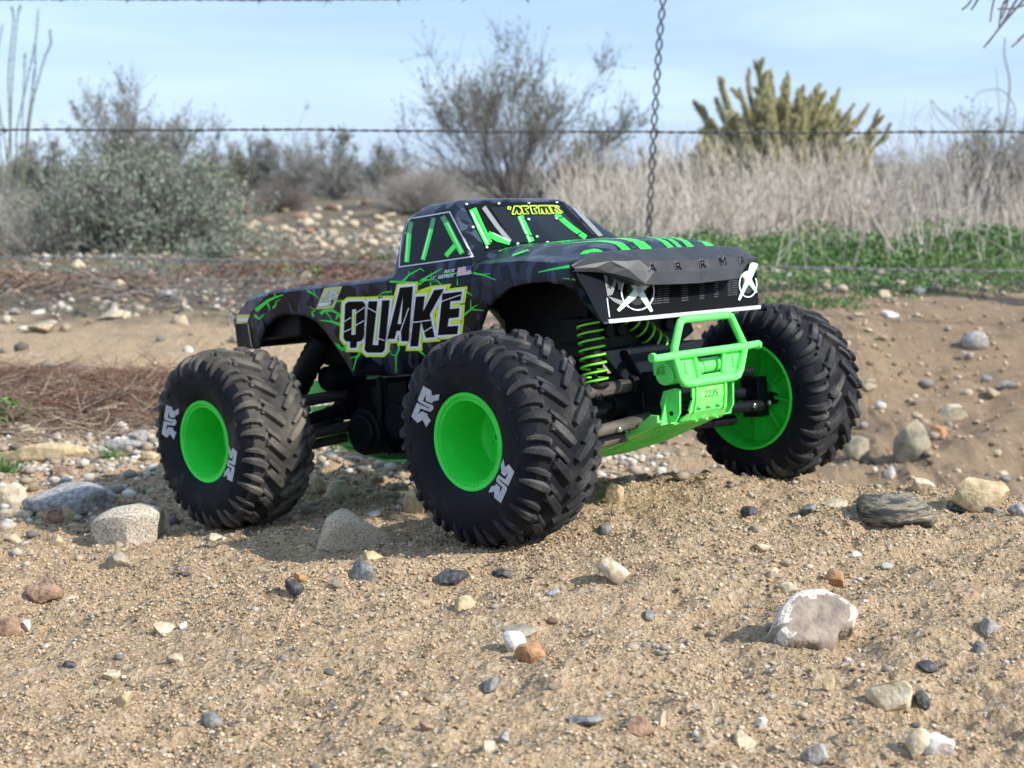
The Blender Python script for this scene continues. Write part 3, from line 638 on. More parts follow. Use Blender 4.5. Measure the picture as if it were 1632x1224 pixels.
for i in range(1, len(bx)): bx[i] = max(bx[i], bx[i - 1] + 1e-4)
bz = [b[1] for b in bot]
stations = sorted(set([round(s, 5) for s in np.r_[np.arange(-.238, .193, .003), bx, .193]]))
stations = [s for s in stations if -.2381 <= s <= .1931]
def shell_profile(s):
    zb = float(np.interp(s, bx, bz)); f = min(max((s + .019) / .01, 0), 1)
    tz = float(np.interp(s, [-.238, -.228, -.212, -.173, -.02], [.105, .112, .1205, .1245, .1245]))
    rear = [(0, tz - .0085), (1, tz - .003), (.004, tz), (.009, tz + .0005), (.0125, tz - .001), (.014, tz - .010), (.05, tz - .010), (.107, tz - .010)]
    hs = float(np.interp(s, [-.02, .06, .13, .185, .193], [.124, .1305, .129, .123, .117])); hc = float(np.interp(s, [-.02, .06, .12, .165, .18, .188, .193], [.125, .143, .1415, .1385, .135, .128, .120]))
    front = [(0, .112), (0.0005, .1165), (.0035, hs - .003), (.010, hs - .0005), (.025, hs + .001), (.038, hs * .35 + hc * .65), (.07, hc - .001), (.107, hc)]
    prof = []
    for a, b in zip(rear, front):
        ia = 0 if a[0] == 1 else a[0]
        prof.append(((1 - f) * ia + f * b[0], (1 - f) * a[1] + f * b[1]))
    zt = prof[0][1]; out = [(0, zb), (0, zb + (zt - zb) * .33), (0, zb + (zt - zb) * .66)] + prof
    return out
body = MB(); rows = []
for s in stations:
    pr_ = shell_profile(s); row = []
    for ins, z in pr_:
        x = xfrom(s, z); w = Bw(x, z); y = max(w - ins, 0) if ins < .1 else 0
        row.append((x, -y, z))
    full = row + [(x, -y, z) for x, y, z in row[:-1][::-1]]
    rows.append(full)
V = [p for r in rows for p in r]; k = len(rows[0]); F = []
for i in range(len(rows) - 1):
    for j in range(k - 1): F.append((i * k + j, i * k + j + 1, (i + 1) * k + j + 1, (i + 1) * k + j))
body.add(V, F)
body.add(rows[0], [tuple(range(k))])
body_o = body.build('body', [M_camo], ROOT, solid=.0012, loc=OL)
# ---- cab
cab = MB(); lev = []
for z in [.118, .127, .131, .142, .150, .158, .166, .171, .1755, .1785]:
    w = float(np.interp(z, [.118, .131, .168, .176, .1785], [.1065, .1035, .0785, .0735, .069]))
    xr = float(np.interp(z, [.118, .124, .131, .145, .160, .168, .174, .1785], [-.034, -.022, -.021, -.025, -.030, -.0312, -.0285, -.021]))
    xs = float(np.interp(z, [.118, .131, .178], [.082, .079, .029])); xf = float(np.interp(z, [.118, .142, .178, .1785], [.098, .0715, .0335, .0325]))
    wf = float(np.interp(z, [.118, .142, .1785], [.082, .0745, .0585]))
    cr = .003
    half = [(xr - .002, 0), (xr - .001, -w * .6), (xr + .001, -w + .012), (xr + .005, -w + .004), (xr + .014, -w), (xr * .5 + xs * .5, -w - .0005), (xs, -w), (xs + (xf - xs) * .35, -w + (w - wf) * .30), (xf - .0015, -wf - .001), (xf + .001, -wf * .6), (xf + .003, 0)]
    lev.append((z, half))
z, h = lev[-1]; cx = .010
for dz, f in ((.0022, .965), (.004, .88), (.0058, .6), (.0068, .25)):
    lev.append((.1785 + dz, [(cx + (x - cx) * f, y * f) for x, y in h]))
V = []; m = len(lev[0][1]); 
for z, h in lev: V += [(x, y, z) for x, y in h] + [(x, -y, z) for x, y in h[1:-1][::-1]]
k = 2 * m - 2; F = []
for i in range(len(lev) - 1):
    for j in range(k): F.append((i * k + j, i * k + (j + 1) % k, (i + 1) * k + (j + 1) % k, (i + 1) * k + j))
F.append(tuple((len(lev) - 1) * k + j for j in range(k)))
cab.add(V, F)
cab_o = cab.build('cab', [M_camo], body_o)
# ---- brow of the hood
brow = MB(); prng = np.random.default_rng(4)
ys = [-.1135, -.098, -.085, -.072, -.060, -.048, -.030, -.014, .004, .022, .048, .060, .072, .085, .098, .1135]
def br(y):
    a = abs(y); I = lambda xs_, v: float(np.interp(a, xs_, v))
    top = (I([0, .085, .1135], [.1865, .185, .190]), I([0, .06, .085, .098, .1135], [.1285, .1280, .1275, .1250, .1185]))
    t2 = (I([0, .085, .1135], [.199, .195, .1905]), I([0, .06, .085, .098, .1135], [.1268, .1265, .1260, .1235, .1175]))
    mid = (I([0, .050, .060, .072, .085, .1135], [.2110, .2108, .2100, .2075, .2035, .192]), I([0, .054, .085, .098, .1135], [.117, .1175, .1195, .1185, .1165]))
    lo = (I([0, .050, .060, .072, .085, .098, .1135], [.2160, .2155, .2140, .2090, .2030, .198, .193]), I([0, .050, .060, .072, .085, .098, .1135], [.0985, .0997, .1010, .1065, .1105, .1125, .1135]))
    bk = (I([0, .050, .060, .072, .095, .1135], [.1955, .1945, .1940, .193, .192, .19]), I([0, .050, .060, .072, .085, .098, .1135], [.099, .1, .1013, .1068, .1108, .1127, .1133]))
    return [(top[0] - .004, top[1] - .006), top, t2, mid, ((mid[0] + lo[0]) / 2 + .001, (mid[1] + lo[1]) / 2), lo, bk]
V = []; F = []; kk = 7
for i, y in enumerate(ys):
    for j, (x, z) in enumerate(br(y)):
        e = abs(y) / .1135
        if 1 < j < 5 and e < .62: x += prng.uniform(-.0008, .0009); z += prng.uniform(-.0012, .0012) * (j < 5)
        yy = y + (prng.uniform(-.003, .003) if 1 < j < 5 and e < .8 else 0)
        V.append((x, yy, z))
for i in range(len(ys) - 1):
    for j in range(kk - 1):
        a, b, c, d = i * kk + j, i * kk + j + 1, (i + 1) * kk + j + 1, (i + 1) * kk + j
        F += [(a, b, c), (a, c, d)] if (i + j) % 2 else [(a, b, d), (b, c, d)]
brow.add(V, F)
M_brow = mat('matt_grey_plastic', [(.020, .022, .024), (.029, .031, .033)], .5, 50, 3, .0001, 900)
brow_o = brow.build('hood_brow', [M_brow], body_o, smooth=False, solid=.001)
# ---- fascia
fp0 = np.array([.2048, 0, .076]); fp1 = np.array([.1935, 0, .108]); fu = (fp1 - fp0) / np.linalg.norm(fp1 - fp0); fn = np.array([fu[2], 0, -fu[0]])
fas = MB(); fas.prism([(-.0945, .0750), (.0945, .0750), (.1125, .1075), (.1125, .114), (-.1125, .114), (-.1125, .1075)], 0, .0, axis=0)
fas = MB(); fo = [(-.0945, .0750), (.0945, .0750), (.111, .104), (.1125, .114), (-.1125, .114), (-.111, .104)]
fx = lambda z: .2048 - (z - .076) * (.0113 / .032)
fas.add([(fx(z), y, z) for y, z in fo] + [(fx(z) - .010, y * .97, z) for y, z in fo], [(0, 1, 2, 3, 4, 5), (6, 7, 8, 9, 10, 11)[::-1]] + [(i, (i + 1) % 6, (i + 1) % 6 + 6, i + 6) for i in range(6)])
fas_o = fas.build('front_fascia', [M_black], body_o, smooth=False)

# ---- decals: outlines set onto the surface they are printed on
def bvh_of(*mbs):
    V = []; F = []
    for mb in mbs: b = len(V); V += [Vector(v) for v in mb.v]; F += [tuple(b + i for i in f) for f in mb.f]
    return BVHTree.FromPolygons(V, F)
BV_body = bvh_of(body, cab); BV_cab = bvh_of(cab); BV_brow = bvh_of(brow); BV_side = bvh_of(body)
def hit(px, py, bv, off):
    d = Vector(tray(px, py)).normalized(); r = bv.ray_cast(Vector(CO), d)
    if r[0] is None: return None
    n = r[1] if r[1].dot(d) < 0 else -r[1]
    return r[0] + n * off
def surf(bv, off): return lambda px, py: hit(px, py, bv, off)
def plane_s(p0, n, off):
    n = np.array(n) / np.linalg.norm(n); return lambda px, py: Vector(onplane(px, py, p0, n) + n * off)
def offset_poly(p, d):
    n = len(p); A = sum(p[i][0] * p[(i + 1) % n][1] - p[(i + 1) % n][0] * p[i][1] for i in range(n)); s = 1 if A > 0 else -1; out = []
    for i in range(n):
        a, b, c = np.array(p[i - 1], float), np.array(p[i], float), np.array(p[(i + 1) % n], float)
        u = (b - a) / (np.linalg.norm(b - a) + 1e-9); w = (c - b) / (np.linalg.norm(c - b) + 1e-9)
        n1 = np.array([u[1], -u[0]]) * s; n2 = np.array([w[1], -w[0]]) * s; m = n1 + n2; m /= (np.linalg.norm(m) + 1e-9)
        out.append(tuple(b + m * d / max(.5, float(m @ n1))))
    return out
def _split(mb, tris, sf, mi, me_):
    """cut triangles (2D) until they follow the surface, then place them"""
    cache = {}; out = []; st = list(tris)
    while st:
        a, b, c = st.pop(); e = [((b[0]-a[0])**2+(b[1]-a[1])**2, 0), ((c[0]-b[0])**2+(c[1]-b[1])**2, 1), ((a[0]-c[0])**2+(a[1]-c[1])**2, 2)]; m, k = max(e)
        if m > me_ * me_ and len(out) + len(st) < 6000:
            if k == 0: p = ((a[0]+b[0])/2, (a[1]+b[1])/2); st += [(a, p, c), (p, b, c)]
            elif k == 1: p = ((b[0]+c[0])/2, (b[1]+c[1])/2); st += [(a, b, p), (a, p, c)]
            else: p = ((a[0]+c[0])/2, (a[1]+c[1])/2); st += [(a, b, p), (p, b, c)]
        else: out.append((a, b, c))
    V = []; F = []
    for t in out:
        ids = []
        for p in t:
            if p not in cache:
                q = sf(*p)
                if q is None: cache[p] = -1
                else: cache[p] = len(V); V.append(q)
            ids.append(cache[p])
        if min(ids) >= 0:
            e = max((V[ids[0]]-V[ids[1]]).length, (V[ids[1]]-V[ids[2]]).length, (V[ids[0]]-V[ids[2]]).length)
            if e < .02: F.append(tuple(ids))
    if F: mb.add(V, F, mi)
def decal(mb, poly, sf, mi, holes=(), me_=6):
    pts = [tuple(map(float, p)) for p in poly]; loops = [[Vector((x, y, 0)) for x, y in poly]]
    for h in holes: loops.append([Vector((x, y, 0)) for x, y in h]); pts += [tuple(map(float, p)) for p in h]
    _split(mb, [tuple(pts[i] for i in t) for t in tessellate_polygon(loops)], sf, mi, me_)
def stroke(mb, pl, w, sf, mi, taper=False):
    n = len(pl); L_, R_ = [], []
    for i in range(n):
        a = np.array(pl[max(i - 1, 0)], float); c = np.array(pl[min(i + 1, n - 1)], float); t = (c - a) / (np.linalg.norm(c - a) + 1e-9); nn = np.array([-t[1], t[0]])
        ww = (w if not taper else w * (1 - .75 * i / (n - 1))) / 2; p = np.array(pl[i], float); L_.append(tuple(p + nn * ww)); R_.append(tuple(p - nn * ww))
    T_ = []
    for i in range(n - 1): T_ += [(L_[i], L_[i + 1], R_[i + 1]), (L_[i], R_[i + 1], R_[i])]
    _split(mb, T_, sf, mi, 7)
_font = {}
def text2d(s, shear=0):
    cu = bpy.data.curves.new('t', 'FONT'); cu.body = s; cu.shear = shear; o = bpy.data.objects.new('t', cu); COL.objects.link(o); bpy.context.view_layer.update()
    me = o.to_mesh(); V = [tuple(v.co[:2]) for v in me.vertices]; F = [tuple(p.vertices) for p in me.polygons]; o.to_mesh_clear()
    bpy.data.objects.remove(o); bpy.data.curves.remove(cu); return V, F
def text_on(mb, s, p_bl, p_br, hgt, sf, mi, shear=0, bold=0, up=None):
    V, F = text2d(s, shear); V = np.array(V); x0, x1 = V[:, 0].min(), V[:, 0].max(); y0, y1 = V[:, 1].min(), V[:, 1].max()
    a = np.array(p_bl, float); b = np.array(p_br, float); u = (b - a); v = np.array(up if up else (0, -hgt), float)
    for dx in ([0] if not bold else [-bold, bold]):
        P = [a + u * (x - x0) / (x1 - x0) + v * (y - y0) / (y1 - y0) + np.array([dx, 0]) for x, y in V]; Q = [sf(*p) for p in P]
        if any(q is None for q in Q): return
        mb.add(Q, F, mi)
Q = lambda l: crop(l, 530, 440, 6.8)
letters = {
 'Q': [(145, 300), (180, 275), (335, 272), (362, 300), (350, 650), (322, 702), (272, 712), (268, 775), (197, 775), (200, 712), (150, 704), (127, 670)],
 'U': [(398, 272), (495, 270), (442, 745), (503, 745), (545, 262), (628, 260), (590, 640), (572, 800), (545, 828), (385, 828), (355, 800), (362, 720), (385, 400)],
 'A': [(740, 125), (880, 112), (832, 705), (753, 705), (750, 592), (702, 592), (682, 678), (600, 682)],
 'K': [(912, 222), (1008, 215), (988, 385), (1110, 150), (1215, 138), (1062, 412), (1115, 662), (1018, 668), (968, 485), (935, 760), (850, 762)],
 'E': [(1200, 190), (1410, 165), (1395, 262), (1285, 272), (1280, 355), (1385, 346), (1375, 445), (1268, 457), (1255, 545), (1372, 535), (1360, 627), (1150, 640)]}
holes = {'Q': [(222, 360), (265, 358), (258, 632), (212, 635)], 'A': [(775, 195), (750, 518), (712, 518)]}
let = MB()
for n_, p in letters.items():
    decal(let, Q(offset_poly(p, 48)), surf(BV_body, .0004), 0); decal(let, Q(offset_poly(p, 26)), surf(BV_body, .0007), 1)
    if n_ in 'QA': decal(let, Q(p), surf(BV_body, .0010), 2, [Q(holes[n_])])
    else: decal(let, Q(p), surf(BV_body, .0010), 2)
for p in ([(232, 385), (252, 385), (243, 610), (228, 610)], [(508, 330), (520, 330), (480, 705), (468, 705)], [(1300, 305), (1400, 298), (1396, 325), (1298, 332)], [(1288, 485), (1400, 478), (1396, 508), (1284, 515)]):
    decal(let, Q(p), surf(BV_side, .0012), 0)
for p in ([(120, 505), (215, 445)], [(120, 612), (215, 568)], [(262, 402), (362, 335)], [(255, 535), (355, 482)], [(392, 340), (487, 392)], [(505, 672), (580, 697)], [(748, 602), (838, 345)], [(878, 502), (1080, 474)], [(1008, 602), (1092, 548)], [(1188, 275), (1405, 200)]):
    stroke(let, Q(p), 9 / 6.8, surf(BV_side, .0014), 1)
let.build('lettering', [M_yel, M_white, M_black], body_o, smooth=False, fixn=False)
# cracks
crk = MB(); sB = surf(BV_body, .0002)
tl = lambda l: crop(l, 370, 430, 8.16); cl = lambda l: crop(l, 620, 300, 8.16); fl = lambda l: crop(l, 740, 290, 3.264)
for pl, w in [(tl([(310, 530), (400, 455), (470, 400), (560, 360), (665, 325)]), 7), (tl([(440, 400), (480, 470), (490, 525)]), 3.5), (tl([(530, 500), (575, 450), (565, 420), (630, 385)]), 3), (tl([(295, 590), (350, 640), (425, 575)]), 4.5), (tl([(555, 305), (562, 365)]), 2.5),
              (tl([(975, 265), (1050, 310), (1135, 375)]), 3), (tl([(1060, 265), (1090, 335)]), 2), (tl([(1350, 412), (1490, 395)]), 3), (tl([(1060, 610), (1040, 550), (1090, 525), (1010, 480)]), 3), (tl([(1150, 570), (1200, 530), (1300, 525), (1390, 575), (1415, 640)]), 6), (tl([(1410, 715), (1300, 672), (1135, 655)]), 5), (tl([(1220, 545), (1310, 665)]), 2.5), (tl([(1480, 1040), (1400, 1020), (1340, 945)]), 5),
              (tl([(1395, 560), (1350, 650)]), 6), (Q([(640, 170), (560, 175), (490, 215)]), 2.5), (Q([(900, 85), (780, 62), (620, 70)]), 4), (Q([(930, 90), (1000, 45), (1140, 50), (1180, 95)]), 5), (Q([(1065, 130), (1060, 20)]), 2.5), (Q([(1355, 100), (1357, 5)]), 2), (Q([(1455, 170), (1515, 212)]), 3), (Q([(1415, 430), (1500, 362), (1640, 372)]), 3.5),
              (Q([(1500, 365), (1500, 255)]), 2.2), (Q([(1510, 350), (1575, 308)]), 2.2), (Q([(300, 830), (258, 900), (212, 1065)]), 4), (Q([(265, 870), (185, 892)]), 2.5), (Q([(712, 700), (722, 790), (688, 870), (690, 1072)]), 4), (Q([(690, 862), (615, 840)]), 2), (Q([(940, 805), (1005, 862)]), 4), (Q([(150, 772), (105, 800), (60, 735)]), 7), (Q([(590, 760), (640, 830)]), 2.5),
              (cl([(180, 1215), (260, 1130), (410, 1045), (460, 1080)]), 3.2), (cl([(400, 1215), (540, 1130), (690, 1045)]), 4), (cl([(550, 1215), (550, 1085)]), 2), (cl([(1065, 1100), (1220, 1125), (1395, 1195)]), 3.5), (cl([(1200, 1130), (1320, 1110)]), 2.2), (cl([(255, 1140), (265, 1080)]), 2), (cl([(20, 1215), (140, 1215), (330, 1222)]), 3),
              (fl([(548, 440), (470, 452), (385, 470)]), 5), (fl([(580, 508), (508, 500)]), 2.5), (cl([(690, 1140), (900, 1100)]), 4)]:
    # cut long runs so they follow the panel
    q = [pl[0]]
    for a, b in zip(pl[:-1], pl[1:]):
        for t in (.5, 1): q.append((a[0] + (b[0] - a[0]) * t, a[1] + (b[1] - a[1]) * t))
    stroke(crk, q, w, sB, 0, taper=True)
crk.build('crack_pattern', [M_crk], body_o, smooth=False, fixn=False)
# number plate, name and flag
pl_ = MB(); pz = lambda l: crop(l, 500, 450, 24.48); s1 = surf(BV_body, .0005); s2 = surf(BV_body, .0008); s3 = surf(BV_body, .0011)
decal(pl_, pz([(430, 230), (1130, 150), (800, 1005), (100, 1050)]), s1, 0); decal(pl_, pz([(460, 310), (1020, 250), (740, 930), (190, 960)]), s2, 3)
decal(pl_, pz([(620, 860), (710, 680), (810, 680), (740, 870)]), s3, 1)
for tx, a, b, u in (('22', (330, 560), (760, 540), (95, -250)), ('3', (430, 890), (690, 880), (95, -330)), ('S', (780, 600), (930, 590), (90, -290))):
    text_on(pl_, tx, pz([a])[0], pz([b])[0], 0, s3, 2, bold=.5, up=(u[0] / 24.48, u[1] / 24.48))
decal(pl_, pz([(215, 930), (250, 800), (620, 790), (580, 915)]), surf(BV_side, .00095), 2)
pl_.build('number_plate', [M_gold, M_black, M_white, mat('dull_plate_print', [(.42, .47, .28)], .4)], body_o, smooth=False, fixn=False)
nm = MB(); nz_ = lambda a, b: (680 + a / 20.4, 420 + b / 20.4)
text_on(nm, 'RICK', nz_(590, 325), nz_(950, 275), 5.2, s2, 0, .35, bold=.25, up=(.4, -5.2)); text_on(nm, 'T. BEALE', nz_(205, 535), nz_(925, 430), 5.2, s2, 0, .35, bold=.25, up=(.4, -5.2))
nm.build('name_lettering', [M_white], body_o, smooth=False, fixn=False)
fg = MB(); A_, B_, C_, D_ = [np.array(nz_(*p)) for p in ((1040, 150), (1480, 80), (1460, 340), (1000, 410))]
for i in range(9):
    t0, t1 = i / 9, (i + 1) / 9; decal(fg, [tuple(A_ + (D_ - A_) * t0), tuple(B_ + (C_ - B_) * t0), tuple(B_ + (C_ - B_) * t1), tuple(A_ + (D_ - A_) * t1)], s2, 1 if i % 2 else 0)
decal(fg, [nz_(1320, 97), nz_(1482, 72), nz_(1466, 215), nz_(1300, 238)], s3, 2)
fg.build('flag_sticker', [M_white, M_red, M_blue], body_o, smooth=False, fixn=False)
# side window
sc1, sc2, sc3, sc4 = surf(BV_cab, .0005), surf(BV_cab, .0008), surf(BV_cab, .0011), surf(BV_cab, .0014)
wo = [(140, 1025), (160, 760), (180, 580), (215, 470), (290, 400), (540, 360), (790, 315), (940, 600), (1085, 890), (610, 960)]
sw = MB(); decal(sw, cl(offset_poly(wo, 10)), sc1, 0); decal(sw, cl(offset_poly(wo, -5)), sc2, 1)
for pl, w, mi in [([(240, 970), (258, 780), (272, 590)], 62, 2), ([(272, 590), (300, 450)], 60, 3), ([(452, 940), (510, 730), (560, 535)], 58, 2), ([(560, 535), (592, 395)], 56, 3), ([(962, 860), (850, 650), (752, 455)], 70, 2), ([(752, 455), (705, 375)], 66, 3), ([(750, 890), (868, 755)], 60, 2)]:
    stroke(sw, cl(pl), w / 8.16, sc3, mi)
for pl in ([(236, 970), (262, 600)], [(448, 935), (550, 540)], [(960, 840), (775, 465)]): stroke(sw, cl(pl), 16 / 8.16, sc4, 4)  # highlights along the bars, drawn as pale lines of colour
sw.build('side_window', [M_silver, M_glass, M_crk, M_dgrn, M_hlgt], cab_o, smooth=False, fixn=False)
# windscreen
wn = np.array([.036, 0, .038]); wn = wn / np.linalg.norm(wn)
wl = lambda l: crop(l, 740, 300, 6.8)
ws = MB()
decal(ws, wl([(0, 195), (80, 172), (500, 155), (1050, 150), (1240, 350), (1430, 545), (1000, 590), (600, 625), (240, 665), (120, 430)]), sc1, 0)
decal(ws, wl([(280, 215), (1000, 190), (1330, 560), (900, 580), (520, 600)]), sc2, 1)
decal(ws, wl([(1120, 175), (1180, 172), (1500, 520), (1450, 530)]), sc2, 5)
for pl, w, mi in [([(85, 235), (170, 430), (265, 620)], 80, 2), ([(255, 500), (350, 560), (490, 600)], 55, 2), ([(205, 215), (350, 420), (490, 590)], 48, 5), ([(600, 310), (660, 450), (725, 590)], 62, 2), ([(985, 290), (1150, 430), (1310, 545)], 50, 2)]: stroke(ws, wl(pl), w / 6.8, sc3, mi)
for pl, w, mi in [([(70, 270), (250, 620)], 22, 4), ([(590, 320), (705, 590)], 18, 4), ([(300, 500), (490, 590)], 14, 4), ([(640, 345), (700, 352)], 12, 0), ([(655, 515), (780, 545)], 12, 0), ([(990, 345), (1060, 325)], 14, 0), ([(1210, 520), (1260, 490)], 14, 0), ([(245, 600), (330, 605)], 12, 0)]: stroke(ws, wl(pl), w / 6.8, sc4, mi)
for i in range(8): a, b = 105 + i * 17, 300 + i * 36; stroke(ws, wl([(a, b), (a + 34, b + 8), (a + 8, b + 22), (a + 42, b + 26)]), .9, sc4, 0)
s5 = surf(BV_cab, .0017); lw = 10 / 6.8
for pl in [[(465, 218), (495, 222), (492, 248), (462, 240), (465, 218)], [(510, 298), (535, 210), (580, 210), (618, 250), (600, 298), (572, 296), (560, 258), (545, 296), (510, 298)], [(600, 212), (680, 208), (690, 232), (650, 240), (690, 292), (630, 296), (600, 212)],
           [(700, 208), (770, 206), (782, 228), (745, 240), (780, 290), (728, 294), (700, 208)], [(790, 206), (900, 205), (940, 292), (905, 294), (870, 232), (882, 294), (850, 294), (822, 232), (832, 294), (805, 294), (790, 206)], [(910, 205), (960, 206), (1055, 278), (1040, 292), (965, 246), (1000, 270), (955, 292), (910, 205)], [(985, 205), (1018, 218), (1012, 240), (980, 228), (985, 205)]]: stroke(ws, wl(pl), lw, s5, 6)
for p in [(88, 437), (237, 657), (572, 617), (893, 602), (368, 182), (692, 174), (990, 165), (690, 352), (990, 342), (780, 540), (20, 188)]:
    decal(ws, wl([(p[0] + 15 * math.cos(a), p[1] + 12 * math.sin(a)) for a in np.linspace(0, 6.28, 9)[:-1]]), s5, 7)
ws.build('windscreen', [M_black, M_glass, M_crk, M_dgrn, M_hlgt, M_lgrey, M_yel, M_silver], cab_o, smooth=False, fixn=False)
# hood stripes, laid on the hood
hd = MB()
def on_hood(x, y):
    r = BV_side.ray_cast(Vector((x, y, .3)), Vector((0, 0, -1))); return r[0] + r[1] * (.0004 if r[1].z > 0 else -.0004) if r[0] else None
def hstripe(y0, y1, xs, skew=0, w1=.42):
    n = 14; x0, x1 = xs; ym = (y0 + y1) / 2
    for i in range(n):
        ta, tb = i / n, (i + 1) / n; q = []
        for t, sgn in ((ta, 0), (ta, 1), (tb, 1), (tb, 0)):
            x = x1 + (x0 - x1) * t; w = (y1 - y0) * (1 - (1 - w1) * t); q.append(on_hood(x, ym + skew * t * t + (w / 2 if sgn else -w / 2)))
        if all(q): hd.add(q, [(0, 1, 2, 3)], 0)
for a, b, x0, sk in ((-82, -71, 172, -4), (-51, -41, 135, -14), (-30, -16, 110, -20), (3, 11, 120, -10), (16, 22, 128, -8), (29, 38, 118, 8), (55, 67, 122, 6), (74, 81, 130, -8)):
    hstripe(a / 1000, b / 1000, (x0 / 1000, .1925), sk / 1000)
for pl, w in (([(.075, -.05), (.09, -.035), (.12, -.045), (.15, -.03)], .004), ([(.09, -.035), (.085, -.06), (.078, -.072)], .0025), ([(.08, -.02), (.10, -.005), (.14, -.01)], .003), ([(.13, -.045), (.11, -.075), (.10, -.08)], .004), ([(.12, .02), (.1, .035), (.085, .03)], .003)):
    for a, b in zip(pl[:-1], pl[1:]):
        a, b = np.array(a), np.array(b); t = (b - a) / np.linalg.norm(b - a); nn = np.array([-t[1], t[0]]) * w / 2; m_ = (a + b) / 2
        for u, v in ((a, m_), (m_, b)):
            q = [on_hood(*(u + nn)), on_hood(*(v + nn)), on_hood(*(v - nn)), on_hood(*(u - nn))]
            if all(q): hd.add(q, [(0, 1, 2, 3)], 0)
hd.build('hood_stripes', [M_crk], body_o, smooth=False, fixn=False)
# fascia graphics
g5 = lambda l: crop(l, 900, 360, 5.1); pf = lambda o: plane_s(fp0, fn, o)
for side, (c, rx, ry), s_a, s_b in (('r', ((588, 537), 132, 150), [(520, 400), (600, 530), (700, 700)], [(668, 440), (560, 560), (425, 695)]), ('l', ((1485, 478), 70, 104), [(1455, 385), (1495, 450), (1552, 545)], [(1535, 305), (1490, 430), (1408, 608)])):
    h_ = MB()
    k = 1 if side == 'r' else .5
    decal(h_, g5([(c[0] + rx * .62 * math.cos(a) - 4 * k, c[1] - 6 + ry * .78 * math.sin(a)) for a in np.linspace(0, 6.28, 17)[:-1]]), pf(.0004), 2)
    decal(h_, g5([(c[0] + rx * .42 * math.cos(a), c[1] - ry * .32 + ry * .42 * math.sin(a)) for a in np.linspace(0, 6.28, 15)[:-1]]), pf(.0006), 3)  # soft reflection behind the X, put into the colour
    for a0, a1 in ((2.1, 5.0), (-.5, 2.05)): stroke(h_, g5([(c[0] + rx * math.cos(a), c[1] + ry * math.sin(a)) for a in np.linspace(a0, a1, 18)]), (10 if side == 'r' else 8) / 5.1, pf(.0008), 1)
    for sb in (s_a, s_b):
        stroke(h_, g5(sb), 96 * (k if k == 1 else .7) / 5.1, pf(.0010), 4, taper=True); stroke(h_, g5(sb), 76 * (k if k == 1 else .66) / 5.1, pf(.0012), 0, taper=True)
    h_.build('headlight', [mat('headlight_white', [(.80, .86, .84)], .25), M_white, M_dgrey, mat('soft_grey_reflection', [(.08, .09, .09), (.45, .48, .48)], .35, 130, 3, lo=.42, hi=.58), M_hlgt], fas_o, smooth=False, fixn=False)
cp_ = MB(); decal(cp_, g5([(60, 330), (130, 470), (150, 500), (300, 785), (356, 785), (340, 580), (318, 470), (312, 375), (100, 330)]), pf(.0005), 0); cp_.build('fender_corner', [mat('navy_print', [(.004, .0055, .010)], .5, spec=.1)], fas_o, smooth=False, fixn=False)
gr = MB()
for p in ([(312, 385), (425, 440), (385, 560), (345, 572)], [(480, 385), (425, 440), (432, 520), (452, 520), (465, 470)], [(350, 575), (475, 612), (452, 645), (395, 615)], [(330, 450), (372, 430), (372, 480), (345, 520)]): decal(gr, g5(p), pf(.0004), 1)
decal(gr, g5([(345, 410), (395, 440), (372, 520), (352, 500)]), pf(.0006), 0)
for x0, x1, n0 in ((745, 790, 0), (797, 845, 0), (945, 1000, 0), (1093, 1132, 0), (1212, 1245, 0), (1322, 1352, 0), (1358, 1402, 0), (700, 740, 4)):
    for r_ in range(n0, 11):
        o_ = 22 if False else 0; y = 498 + r_ * 18.5 - (x0 - 760) * .115; hh = 4.2
        if y > 718 - (x0 - 360) * .115 - 40: continue
        decal(gr, g5([(x0, y), (x1, y - (x1 - x0) * .115), (x1, y + hh - (x1 - x0) * .115), (x0, y + hh)]), pf(.0005), 2)
gr.build('grille', [M_dgrey, M_lgrey, mat('grille_slot_print', [(.10, .10, .11)], .5)], fas_o, smooth=False, fixn=False)
tr = MB(); z0 = .0752
tr.prism([(-.0955, z0 - .001), (.0955, z0 - .001), (.0962, z0 + .0019), (-.0962, z0 + .0019)], fx(z0) - .004, fx(z0) + .0014, axis=0)
stroke(tr, g5([(340, 590), (348, 660), (360, 745)]), 1.7, pf(.0007), 0)
tr.build('trim_strip', [M_silver], fas_o, smooth=False)
bl = MB(); s4 = surf(BV_brow, .0009); g6 = lambda l: crop(l, 1020, 395, 8.59)
M_let = M_black
for tx, a, b, h_ in (('A', (118, 325), (222, 320), 100), ('R', (490, 305), (572, 300), 100), ('R', (828, 280), (905, 272), 105), ('M', (1098, 250), (1178, 238), 108), ('A', (1362, 225), (1420, 215), 108)):
    text_on(bl, tx, g6([a])[0], g6([b])[0], 0, s4, 0, bold=.15, up=(-20 / 8.59, -h_ / 8.59))
    text_on(bl, tx, g6([(a[0] - 7, a[1] - 7)])[0], g6([(b[0] - 7, b[1] - 7)])[0], 0, surf(BV_brow, .0006), 1, bold=0, up=(-20 / 8.59, -h_ / 8.59))
bl.build('brow_lettering', [M_black, M_lgrey], brow_o, smooth=False, fixn=False)
